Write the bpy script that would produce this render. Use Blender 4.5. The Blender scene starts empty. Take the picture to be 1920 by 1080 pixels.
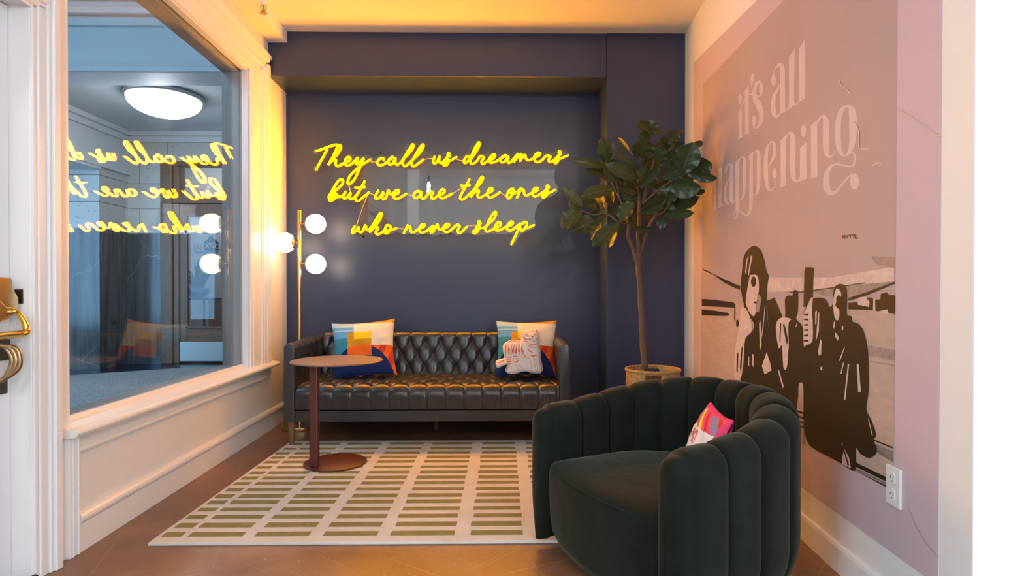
import bpy, bmesh, math, random
from mathutils import Vector, Matrix, geometry
from math import sin, cos, pi, sqrt, radians, atan2
random.seed(7)
SC = bpy.context.scene
COL = SC.collection

# ------------------------------------------------------------------ camera
cam_d = bpy.data.cameras.new('camera'); cam = bpy.data.objects.new('camera', cam_d); COL.objects.link(cam)
cam_d.sensor_width = 36.0; cam_d.sensor_fit = 'HORIZONTAL'; cam_d.lens = 36.0 * 1100.0 / 1920.0
cam_d.shift_y = 0.0066; cam_d.clip_start = 0.02
cam.location = (0, 0, 1.0); cam.rotation_euler = (radians(90 - 0.4), 0, radians(-0.885))
SC.camera = cam
# ------------------------------------------------------------------ world, view
w = bpy.data.worlds.new('world'); SC.world = w; w.use_nodes = True
w.node_tree.nodes['Background'].inputs[0].default_value = (0.75, 0.87, 1.0, 1); w.node_tree.nodes['Background'].inputs[1].default_value = 0.25
SC.view_settings.view_transform = 'Standard'; SC.view_settings.look = 'None'
SC.view_settings.gamma = 1.0; SC.view_settings.use_curve_mapping = False
SC.view_settings.exposure = 0.0
# ------------------------------------------------------------------ daylight from behind the camera and the street entrance, plus added fill lights
def area(name, loc, target, sx, sy, power, color):
    d = bpy.data.lights.new(name, 'AREA'); d.shape = 'RECTANGLE'; d.size = sx; d.size_y = sy; d.energy = power; d.color = color
    o = bpy.data.objects.new(name, d); COL.objects.link(o); o.location = loc
    o.rotation_euler = (Vector(target) - Vector(loc)).to_track_quat('-Z', 'Y').to_euler(); return o
def point(name, loc, power, color, radius):
    d = bpy.data.lights.new(name, 'POINT'); d.energy = power; d.color = color; d.shadow_soft_size = radius
    o = bpy.data.objects.new(name, d); COL.objects.link(o); o.location = loc; return o
area('daylight_side_window', (3.85, -1.7, 1.75), (-1, -0.9, 0.5), 3.8, 2.5, 150, (0.78, 0.89, 1.0))
area('daylight_front_window', (2.75, -4.85, 1.75), (-0.6, 4, 0.6), 2.0, 2.4, 150, (0.80, 0.90, 1.0))
area('cool_fill_left', (-4.85, -2.2, 1.9), (1.2, 1.9, 0.7), 3.2, 2.4, 285, (0.78, 0.89, 1.0))  # added cool fill for the right wall, no window stands here
area('daylight_entrance', (-7.0, 4.6, 1.5), (-5.2, 7.4, 1.1), 2.4, 2.2, 120, (0.26, 0.60, 1.0))
area('blue_fill_vestibule', (-3.5, 2.4, 3.55), (-3.6, 7.2, 1.6), 2.4, 0.9, 85, (0.36, 0.70, 1.0))  # added blue fill, kept out of sight under the entry ceiling
for px_, py_, pe_ in ((-1.40, -2.0, 80), (1.9, -2.6, 70), (-3.3, -2.0, 55)):
    point('pendant_bulb_light', (px_, py_, 2.88), pe_, (0.92, 0.96, 1.0), 0.04)

# ---- traced outlines, in metres (wall frames: u, z; sign: x, z)
NEON = [('they',[[(-1.4436,2.0761),(-1.404,2.0864),(-1.3573,2.1046),(-1.3213,2.1173),(-1.2745,2.1265)],[(-1.3519,2.0956),(-1.3753,2.0504),(-1.4114,1.9854),(-1.4403,1.9293)],[(-1.3143,2.0181),(-1.2782,2.0507),(-1.253,2.0923),(-1.25,2.1151),(-1.2601,2.1201),(-1.2781,2.1013),(-1.3107,2.0326),(-1.3468,1.9704),(-1.3287,1.9928),(-1.3035,2.0099),(-1.2862,2.0074),(-1.291,1.9821),(-1.2802,1.9605),(-1.2604,1.9642),(-1.2208,1.986),(-1.1884,2.0005),(-1.1768,2.0186),(-1.1919,2.0323),(-1.2117,2.0149),(-1.219,1.9896),(-1.21,1.968),(-1.1848,1.9681),(-1.1488,1.9935),(-1.1192,2.0253),(-1.1308,1.9899),(-1.1265,1.9748),(-1.1092,1.9864),(-1.0731,2.0226)],[(-1.0731,2.0226),(-1.0912,1.9792),(-1.1165,1.9177),(-1.149,1.8562),(-1.1869,1.8207),(-1.1988,1.838),(-1.1778,1.8887),(-1.1309,1.9357),(-1.0948,1.9648),(-1.019,2.0148)]]),('call',[[(-0.9213,2.0038),(-0.9213,2.0212),(-0.934,2.0237),(-0.9595,2.0109),(-0.9704,1.9872),(-0.9595,1.9702),(-0.9305,1.9703),(-0.8941,1.9948),(-0.8487,2.036),(-0.8796,2.0112),(-0.884,1.9857),(-0.8724,1.973),(-0.8505,1.984),(-0.8294,2.023),(-0.8324,1.9895),(-0.8179,1.9714),(-0.7851,1.9933),(-0.7523,2.048),(-0.7159,2.1082),(-0.6977,2.129),(-0.6904,2.1229),(-0.6996,2.0973),(-0.7305,2.0554),(-0.7633,2.0225),(-0.775,1.9861),(-0.7633,1.9643),(-0.7452,1.9662),(-0.6978,2.0118),(-0.676,2.0483),(-0.6432,2.103),(-0.6213,2.1293),(-0.6122,2.1221),(-0.6195,2.0995),(-0.6469,2.0593),(-0.6906,2.0191),(-0.707,1.9863),(-0.6979,1.9627),(-0.6833,1.9627),(-0.6506,1.9847),(-0.6105,2.0158)]]),('us',[[(-0.5268,2.0379),(-0.5396,2.0014),(-0.5287,1.9814),(-0.5104,1.9961),(-0.4893,2.0399),(-0.4933,2.0016),(-0.4813,1.9852),(-0.454,2.0054),(-0.4284,2.0383),(-0.4255,2.0583),(-0.4157,2.0631),(-0.4095,2.0383)],[(-0.4266,2.0565),(-0.4255,2.0273),(-0.4212,1.9982),(-0.4321,1.9727),(-0.4522,1.9682),(-0.4606,1.978),(-0.4431,1.9952),(-0.4103,2.0055),(-0.3556,2.0349)]]),('dreamers',[[(-0.2533,2.0376),(-0.2783,2.0399),(-0.302,2.0091),(-0.2973,1.9879),(-0.2736,1.9998),(-0.2477,2.0352),(-0.224,2.0896),(-0.1957,2.1383),(-0.1825,2.1463),(-0.1792,2.1322),(-0.2004,2.0873),(-0.2359,2.0353),(-0.2524,2.0069),(-0.2477,1.9843),(-0.2288,1.9834),(-0.2005,2.0047),(-0.1745,2.0426),(-0.1476,2.0309),(-0.1627,2.0072),(-0.165,1.9883),(-0.1523,1.9799),(-0.1343,1.9932),(-0.106,2.0121),(-0.0776,2.0217),(-0.0601,2.0453),(-0.0729,2.0562),(-0.0965,2.0358),(-0.1069,2.0074),(-0.0918,1.991),(-0.0587,1.9981),(-0.0209,2.0219),(0.024,2.0504),(-0.0067,2.0361),(-0.0209,2.0101),(-0.0067,1.9936),(0.0169,2.0031),(0.0429,2.04),(0.0359,2.0079),(0.0453,1.9891),(0.0642,2.0009),(0.1163,2.0601),(0.0974,2.0223),(0.0832,1.9963),(0.1115,2.0318),(0.1409,2.0579),(0.1447,2.0461),(0.1319,2.0035),(0.1589,2.0438),(0.1731,2.05),(0.1778,2.0273),(0.192,2.0108),(0.2157,2.0156),(0.2441,2.0323),(0.2773,2.0465),(0.2867,2.0655),(0.2678,2.0678),(0.2441,2.0417),(0.2441,2.0133),(0.2631,1.9969),(0.2962,2.0064),(0.3389,2.0477),(0.3697,2.0398),(0.3555,2.0208),(0.3579,2.0019),(0.3721,1.9987),(0.4005,2.0186),(0.4361,2.0566),(0.4313,2.0731),(0.4432,2.0812),(0.4517,2.0566)],[(0.4337,2.0684),(0.4347,2.0235),(0.4148,1.9903),(0.3982,1.995),(0.41,2.0139),(0.4432,2.0235),(0.5048,2.0497)]]),('but',[[(-1.3455,1.7187),(-1.3091,1.7842),(-1.2727,1.8425),(-1.2473,1.8589),(-1.2329,1.8499),(-1.2402,1.8207),(-1.2729,1.7879),(-1.3128,1.7515),(-1.3437,1.7132),(-1.3165,1.7333),(-1.2929,1.7472),(-1.2784,1.7407),(-1.2893,1.7206),(-1.3093,1.7006),(-1.331,1.6933),(-1.3383,1.7042),(-1.3129,1.7169),(-1.2694,1.7225),(-1.2367,1.7335),(-1.2113,1.7645),(-1.2295,1.7335),(-1.2295,1.7153),(-1.215,1.7099),(-1.186,1.7409),(-1.1743,1.7547),(-1.186,1.7227),(-1.1751,1.7064),(-1.157,1.7119),(-1.1279,1.741),(-1.0915,1.7993),(-1.0661,1.8467)],[(-1.0915,1.7993),(-1.1207,1.7483),(-1.1388,1.7192),(-1.1353,1.6974),(-1.1135,1.6938),(-1.0808,1.7193),(-1.0335,1.7595)],[(-1.1423,1.7956),(-1.1061,1.7949),(-1.0643,1.8012)]]),('we',[[(-0.9609,1.7742),(-0.9864,1.7268),(-0.9792,1.7105),(-0.9574,1.716),(-0.9228,1.7605),(-0.9337,1.7233),(-0.9211,1.7052),(-0.9029,1.7198),(-0.8846,1.7726),(-0.8701,1.749),(-0.8483,1.7399),(-0.8156,1.7491),(-0.8039,1.7673),(-0.8156,1.7782),(-0.841,1.76),(-0.8483,1.7345),(-0.8338,1.7126),(-0.8084,1.7109),(-0.7465,1.7493)]]),('are',[[(-0.6348,1.7641),(-0.6602,1.7695),(-0.6857,1.7494),(-0.6894,1.7276),(-0.6712,1.7149),(-0.6457,1.7313),(-0.6293,1.7631),(-0.6348,1.7277),(-0.6203,1.7095),(-0.6021,1.7169),(-0.562,1.7651),(-0.5394,1.7571),(-0.5511,1.7389),(-0.5529,1.7188),(-0.5365,1.7097),(-0.5001,1.7372),(-0.4709,1.7463),(-0.4501,1.7683),(-0.4636,1.7846),(-0.4855,1.7682),(-0.4964,1.7426),(-0.4819,1.719),(-0.4563,1.7172),(-0.3889,1.752)]]),('the',[[(-0.2575,1.8636),(-0.2886,1.8052),(-0.3287,1.7321),(-0.3251,1.7066),(-0.2996,1.7103),(-0.2521,1.7542),(-0.2156,1.7944),(-0.1864,1.8492),(-0.1644,1.8803),(-0.1528,1.8712),(-0.1718,1.8347),(-0.2119,1.7871),(-0.2485,1.7257),(-0.2229,1.7579),(-0.1955,1.777),(-0.1864,1.7671),(-0.1974,1.7361),(-0.1828,1.7197),(-0.1572,1.7289),(-0.117,1.7545),(-0.0878,1.7692),(-0.0805,1.7875),(-0.0987,1.7929),(-0.117,1.7691),(-0.1207,1.7399),(-0.1024,1.7217),(-0.0732,1.7291),(-0.0202,1.7639)],[(-0.3287,1.816),(-0.2959,1.8106),(-0.2539,1.818)]]),('ones',[[(0.0834,1.7862),(0.0666,1.7884),(0.0442,1.7694),(0.0302,1.7358),(0.0442,1.7149),(0.0638,1.7303),(0.0806,1.7667),(0.0834,1.7862)],[(0.054,1.7764),(0.0596,1.7582),(0.0834,1.7527),(0.1141,1.7695),(0.1393,1.7933),(0.1253,1.7556),(0.1072,1.7178)],[(0.1253,1.7668),(0.1519,1.7858),(0.1617,1.7752),(0.1673,1.7473),(0.1841,1.7362),(0.2121,1.7502),(0.2261,1.7586),(0.2597,1.7727),(0.2686,1.7909),(0.2541,1.7973),(0.2345,1.7782),(0.2289,1.7503),(0.2429,1.7307),(0.2681,1.7364),(0.3073,1.7617),(0.3381,1.7869),(0.3387,1.8093),(0.3493,1.8154),(0.36,1.7967)],[(0.3395,1.8065),(0.3451,1.7757),(0.3415,1.745),(0.3213,1.7248),(0.3045,1.7281),(0.3101,1.7449),(0.3437,1.7556),(0.3661,1.7604),(0.4082,1.7843)]]),('who',[[(-1.1418,1.4995),(-1.163,1.4667),(-1.163,1.4436),(-1.14,1.4571),(-1.1119,1.4907),(-1.1169,1.463),(-1.0977,1.4495),(-1.0804,1.4669),(-1.0622,1.5062),(-1.0554,1.4746),(-1.04,1.4689),(-1.0131,1.494),(-0.9783,1.5519),(-0.9514,1.5955),(-0.9352,1.5936),(-0.9514,1.5481),(-0.99,1.4979),(-1.0285,1.4508),(-1.0015,1.4824),(-0.9777,1.4921),(-0.9669,1.4817),(-0.9824,1.4516),(-0.9708,1.4343),(-0.9516,1.4401),(-0.9169,1.4664),(-0.9015,1.5019),(-0.8822,1.5058),(-0.8669,1.4865),(-0.8862,1.4479),(-0.9093,1.4432),(-0.9112,1.4614),(-0.8861,1.4653),(-0.8592,1.4703),(-0.8207,1.4827)]]),('never',[[(-0.734,1.5099),(-0.7514,1.4713),(-0.7668,1.4423)],[(-0.7513,1.4732),(-0.7243,1.4976),(-0.7128,1.4752),(-0.709,1.454),(-0.6897,1.4513),(-0.6511,1.4761),(-0.6126,1.4947),(-0.6041,1.5101),(-0.6241,1.5139),(-0.6434,1.4869),(-0.6435,1.4598),(-0.6242,1.4483),(-0.5895,1.4619),(-0.5373,1.5033),(-0.5586,1.4677),(-0.5548,1.4484),(-0.5355,1.4619),(-0.5084,1.5141),(-0.5007,1.4833),(-0.4853,1.4736),(-0.4664,1.4793),(-0.4256,1.4965),(-0.4167,1.5128),(-0.4338,1.5168),(-0.4542,1.5005),(-0.4623,1.476),(-0.4461,1.4536),(-0.4134,1.4598),(-0.3563,1.5096),(-0.3351,1.4966),(-0.3482,1.4742),(-0.3474,1.4538),(-0.3278,1.4477),(-0.2789,1.4967)]]),('sleep',[[(-0.2115,1.4907),(-0.1932,1.505),(-0.1911,1.5295),(-0.1809,1.5377),(-0.1719,1.5153)],[(-0.1907,1.5275),(-0.1842,1.4887),(-0.1973,1.456),(-0.2218,1.4438),(-0.2299,1.456),(-0.2136,1.4715),(-0.1809,1.4818),(-0.1319,1.497),(-0.1074,1.546),(-0.0747,1.5991),(-0.0584,1.6094),(-0.0514,1.5971),(-0.0747,1.5501),(-0.1156,1.5133),(-0.136,1.4806),(-0.1278,1.4582),(-0.1074,1.4603),(-0.0625,1.484),(-0.0257,1.5012),(-0.0167,1.5217),(-0.038,1.5278),(-0.0584,1.5012),(-0.0584,1.4767),(-0.0421,1.4644),(-0.0094,1.4759),(0.0274,1.4964),(0.0642,1.5096),(0.0773,1.528),(0.0601,1.5349),(0.0356,1.5095),(0.0315,1.4809),(0.052,1.4646),(0.0847,1.4802),(0.1338,1.5187),(0.1215,1.481),(0.0969,1.4238),(0.0642,1.3584)],[(0.1235,1.4994),(0.1624,1.5302),(0.1829,1.5281),(0.1796,1.4975),(0.1542,1.4668),(0.1379,1.4688),(0.1329,1.4872)],[(0.1665,1.4811),(0.1951,1.4873),(0.2422,1.5099)]])]
WIRES = [[(-1.0212,1.9943),(-0.9776,1.9934)],[(-0.6087,2.0158),(-0.5778,2.0188),(-0.5414,2.0233)],[(-0.3556,2.0166),(-0.3337,2.0087),(-0.3118,2.0077)],[(-1.1912,1.8172),(-1.1822,1.7845),(-1.175,1.7573)],[(-1.0317,1.7577),(-1.0118,1.7468),(-0.99,1.7377)],[(-1.0481,1.734),(-1.0846,1.6378),(-1.0955,1.6095),(-1.1322,1.5015)],[(-0.7411,1.7493),(-0.7174,1.7366),(-0.692,1.7349)],[(-0.3871,1.7539),(-0.3469,1.7758),(-0.3032,1.8015)],[(-0.0145,1.7566),(0.0023,1.7441),(0.0205,1.7302)],[(-0.8207,1.4839),(-0.7899,1.4808),(-0.761,1.4751)],[(-0.2789,1.4988),(-0.2421,1.5049),(-0.2074,1.5099)]]
PANEL = [(-1.4686,2.0726),(-1.4513,2.0958),(-1.3705,2.1192),(-1.3011,2.1461),(-1.2492,2.1429),(-1.2342,2.114),(-1.24,2.0792),(-1.232,2.0561),(-1.1858,2.0585),(-1.1338,2.0506),(-1.0933,2.045),(-1.0644,2.0532),(-1.0297,2.0452),(-1.0008,2.0244),(-0.966,2.0454),(-0.9313,2.0513),(-0.8965,2.0387),(-0.8618,2.0516),(-0.8154,2.0483),(-0.7806,2.0751),(-0.7516,2.1274),(-0.7168,2.1507),(-0.6878,2.1532),(-0.653,2.1394),(-0.624,2.1546),(-0.6008,2.1396),(-0.595,2.1106),(-0.5974,2.0816),(-0.5777,2.0619),(-0.5138,2.0586),(-0.479,2.0611),(-0.4499,2.0821),(-0.4151,2.0822),(-0.3953,2.0614),(-0.3628,2.0534),(-0.3337,2.0384),(-0.3047,2.0536),(-0.2814,2.0734),(-0.2465,2.1293),(-0.2116,2.1643),(-0.1766,2.1668),(-0.1627,2.1471),(-0.1674,2.1122),(-0.179,2.0831),(-0.165,2.0657),(-0.1301,2.06),(-0.0835,2.0718),(-0.037,2.0603),(0.0155,2.0722),(0.0679,2.0665),(0.1029,2.0841),(0.1379,2.0819),(0.1729,2.0669),(0.2312,2.0695),(0.2721,2.0906),(0.3246,2.0733),(0.3947,2.0794),(0.4356,2.1028),(0.4706,2.0971),(0.5092,2.0798),(0.5256,2.0565),(0.5058,2.0273),(0.4415,1.9945),(0.4123,1.9571),(0.3971,1.8988),(0.4042,1.8405),(0.4299,1.8056),(0.4276,1.7706),(0.3832,1.7355),(0.3247,1.712),(0.278,1.6769),(0.2512,1.6186),(0.2454,1.5603),(0.2571,1.5136),(0.243,1.4845),(0.173,1.4552),(0.1321,1.4318),(0.0936,1.3618),(0.0738,1.3466),(0.0504,1.3559),(0.0504,1.3792),(0.0854,1.4434),(0.0446,1.4457),(-0.0137,1.4374),(-0.0837,1.4431),(-0.142,1.4372),(-0.2119,1.4255),(-0.2701,1.4487),(-0.3166,1.437),(-0.3516,1.4253),(-0.3981,1.4485),(-0.4679,1.4367),(-0.5376,1.425),(-0.6073,1.4424),(-0.6654,1.4306),(-0.7234,1.4445),(-0.7641,1.427),(-0.793,1.4444),(-0.8278,1.4536),(-0.8626,1.4362),(-0.909,1.4221),(-0.9786,1.4302),(-1.0481,1.4278),(-1.106,1.4323),(-1.1638,1.4276),(-1.1846,1.4473),(-1.1788,1.4879),(-1.1556,1.5205),(-1.1231,1.5577),(-1.1079,1.6099),(-1.1229,1.6563),(-1.1634,1.6829),(-1.2327,1.6874),(-1.2905,1.6908),(-1.331,1.6733),(-1.3599,1.6848),(-1.3714,1.708),(-1.3597,1.7428),(-1.3308,1.7892),(-1.311,1.8356),(-1.3017,1.8936),(-1.3189,1.9341),(-1.3593,1.9571),(-1.3881,1.9513),(-1.4171,1.9222),(-1.4459,1.9163),(-1.4655,1.9336),(-1.4574,1.9626),(-1.4168,2.0207),(-1.3879,2.0532),(-1.4283,2.0507),(-1.4572,2.0529)]
LETTER_POLYS = [[(1.0067,1.9484),(0.9621,1.9571),(0.9532,1.944),(0.9523,1.8279),(0.9433,1.7998),(1.0101,1.8026),(0.9998,1.8407)],[(0.9536,2.0013),(0.9551,1.9929),(0.9593,1.9866),(0.9659,1.9829),(0.9741,1.9824),(0.9829,1.9852),(0.9912,1.991),(0.9981,1.999),(1.0026,2.0083),(1.0042,2.0178),(1.0027,2.0262),(0.9983,2.0326),(0.9916,2.0362),(0.9833,2.0365),(0.9745,2.0336),(0.9663,2.0278),(0.9596,2.0198),(0.9552,2.0106)],[(0.912,2.0263),(0.8564,2.0464),(0.8548,1.8315),(0.8477,1.7947),(0.9061,1.8028),(0.9036,1.8452)],[(0.8268,2.0729),(0.8069,2.0794),(0.7858,2.0677),(0.7856,2.0409),(0.8039,2.0279),(0.8237,2.0141),(0.8225,2.0344),(0.8334,2.0531)],[(0.6697,1.955),(0.6711,1.9459),(0.6752,1.9389),(0.6816,1.9347),(0.6896,1.934),(0.6981,1.9369),(0.7062,1.9429),(0.7128,1.9515),(0.7172,1.9615),(0.7188,1.9718),(0.7174,1.9811),(0.7131,1.9882),(0.7065,1.9922),(0.6985,1.9928),(0.69,1.9898),(0.682,1.9836),(0.6755,1.9751),(0.6712,1.9651)],[(0.7594,1.829),(0.7608,1.8195),(0.765,1.812),(0.7714,1.8073),(0.7795,1.8061),(0.7881,1.8085),(0.7963,1.8142),(0.803,1.8227),(0.8074,1.8328),(0.809,1.8433),(0.8076,1.853),(0.8033,1.8605),(0.7967,1.8651),(0.7885,1.8662),(0.7799,1.8636),(0.7718,1.8578),(0.7652,1.8493),(0.7609,1.8394)],[(0.5205,1.9442),(0.522,1.9356),(0.5265,1.9292),(0.5334,1.9257),(0.5419,1.9255),(0.5511,1.9287),(0.5598,1.9349),(0.567,1.9434),(0.5717,1.9532),(0.5734,1.9631),(0.5719,1.9718),(0.5673,1.9782),(0.5602,1.9817),(0.5515,1.9817),(0.5423,1.9783),(0.5337,1.972),(0.5268,1.9635),(0.5222,1.9538)],[(0.4761,1.8127),(0.4758,1.7778),(0.4148,1.7744),(0.3854,1.778),(0.3835,1.7879),(0.4049,1.7777),(0.4208,1.786),(0.425,1.8009)],[(0.387,1.9925),(0.3321,2.0105),(0.334,1.8914),(0.336,1.7935),(0.3303,1.7814),(0.3174,1.7732),(0.3146,1.7674),(0.3377,1.7735),(0.3756,1.7729),(0.3999,1.7698),(0.3835,1.7879)],[(0.2918,1.9891),(0.2392,2.007),(0.2381,1.8566),(0.2348,1.7687),(0.2829,1.7723),(0.3146,1.7674),(0.3192,1.7738),(0.2964,1.7746),(0.2876,1.794)],[(1.4328,1.7162),(1.3822,1.7126),(1.3806,1.503),(1.3705,1.4861),(1.4458,1.4921),(1.4341,1.5107)],[(1.34,1.7149),(1.2812,1.7104),(1.2845,1.6091),(1.2837,1.5062),(1.2701,1.4892),(1.2476,1.4945),(1.2372,1.5077),(1.2293,1.5044),(1.2502,1.4842),(1.3424,1.4866),(1.3388,1.5579)],[(1.2227,1.6591),(1.2359,1.6807),(1.2321,1.6968),(1.2064,1.7124),(1.1683,1.7133),(1.1495,1.7076),(1.1744,1.6972),(1.1869,1.6749),(1.2098,1.6586)],[(1.1558,1.7106),(1.1126,1.6996),(1.086,1.6785),(1.0853,1.5816),(1.0894,1.5015),(1.0809,1.4861),(1.0573,1.4885),(1.0492,1.4992),(1.0444,1.4826),(1.0749,1.4771),(1.1109,1.4805),(1.1355,1.4944),(1.1455,1.5103),(1.1425,1.6084),(1.1395,1.6898)],[(1.0531,1.6935),(0.9867,1.7005),(0.988,1.5796),(0.9892,1.4389),(1.0047,1.4057),(1.0333,1.3895),(1.0414,1.3945),(1.0393,1.4181),(1.0452,1.4388),(1.0464,1.5905)],[(0.8557,1.684),(0.7933,1.6899),(0.7925,1.5798),(0.7958,1.4997),(0.7954,1.4409),(0.8436,1.4407),(0.8441,1.5154),(0.8399,1.6264),(0.8453,1.6649)],[(0.5077,1.5237),(0.5091,1.5159),(0.5132,1.5095),(0.5196,1.5054),(0.5276,1.5041),(0.5361,1.5057),(0.5442,1.5101),(0.5508,1.5168),(0.5552,1.5249),(0.5568,1.5335),(0.5553,1.5415),(0.551,1.5479),(0.5445,1.552),(0.5364,1.5531),(0.5279,1.5514),(0.5199,1.5469),(0.5134,1.5402),(0.5092,1.5322)],[(0.4708,1.6595),(0.412,1.6721),(0.411,1.5403),(0.4123,1.4535),(0.4765,1.455),(0.4663,1.4827),(0.4672,1.5957)],[(0.2797,1.5827),(0.2232,1.5906),(0.2225,1.5001),(0.2162,1.447),(0.3195,1.4471),(0.3013,1.456),(0.2833,1.4606),(0.2789,1.4719)],[(0.2244,1.6361),(0.2258,1.6281),(0.2299,1.6219),(0.2363,1.6181),(0.2441,1.6172),(0.2526,1.6195),(0.2606,1.6245),(0.2672,1.6318),(0.2716,1.6404),(0.2731,1.6493),(0.2717,1.6574),(0.2674,1.6637),(0.2609,1.6674),(0.2529,1.6681),(0.2445,1.6657),(0.2366,1.6606),(0.2301,1.6533),(0.2259,1.6448)],[(0.186,1.6469),(0.1339,1.6549),(0.1331,1.5566),(0.1307,1.4503),(0.1244,1.4415),(0.1283,1.4355),(0.1903,1.4428),(0.183,1.4569),(0.1838,1.5691)],[(-0.1584,1.3645),(-0.1568,1.3555),(-0.1521,1.3482),(-0.1448,1.3435),(-0.1357,1.3418),(-0.1259,1.3435),(-0.1165,1.3484),(-0.1088,1.3559),(-0.1038,1.3651),(-0.1019,1.375),(-0.1036,1.3841),(-0.1086,1.3915),(-0.1162,1.3962),(-0.1255,1.3976),(-0.1353,1.3957),(-0.1444,1.3906),(-0.1518,1.3831),(-0.1567,1.374)]]
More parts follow.
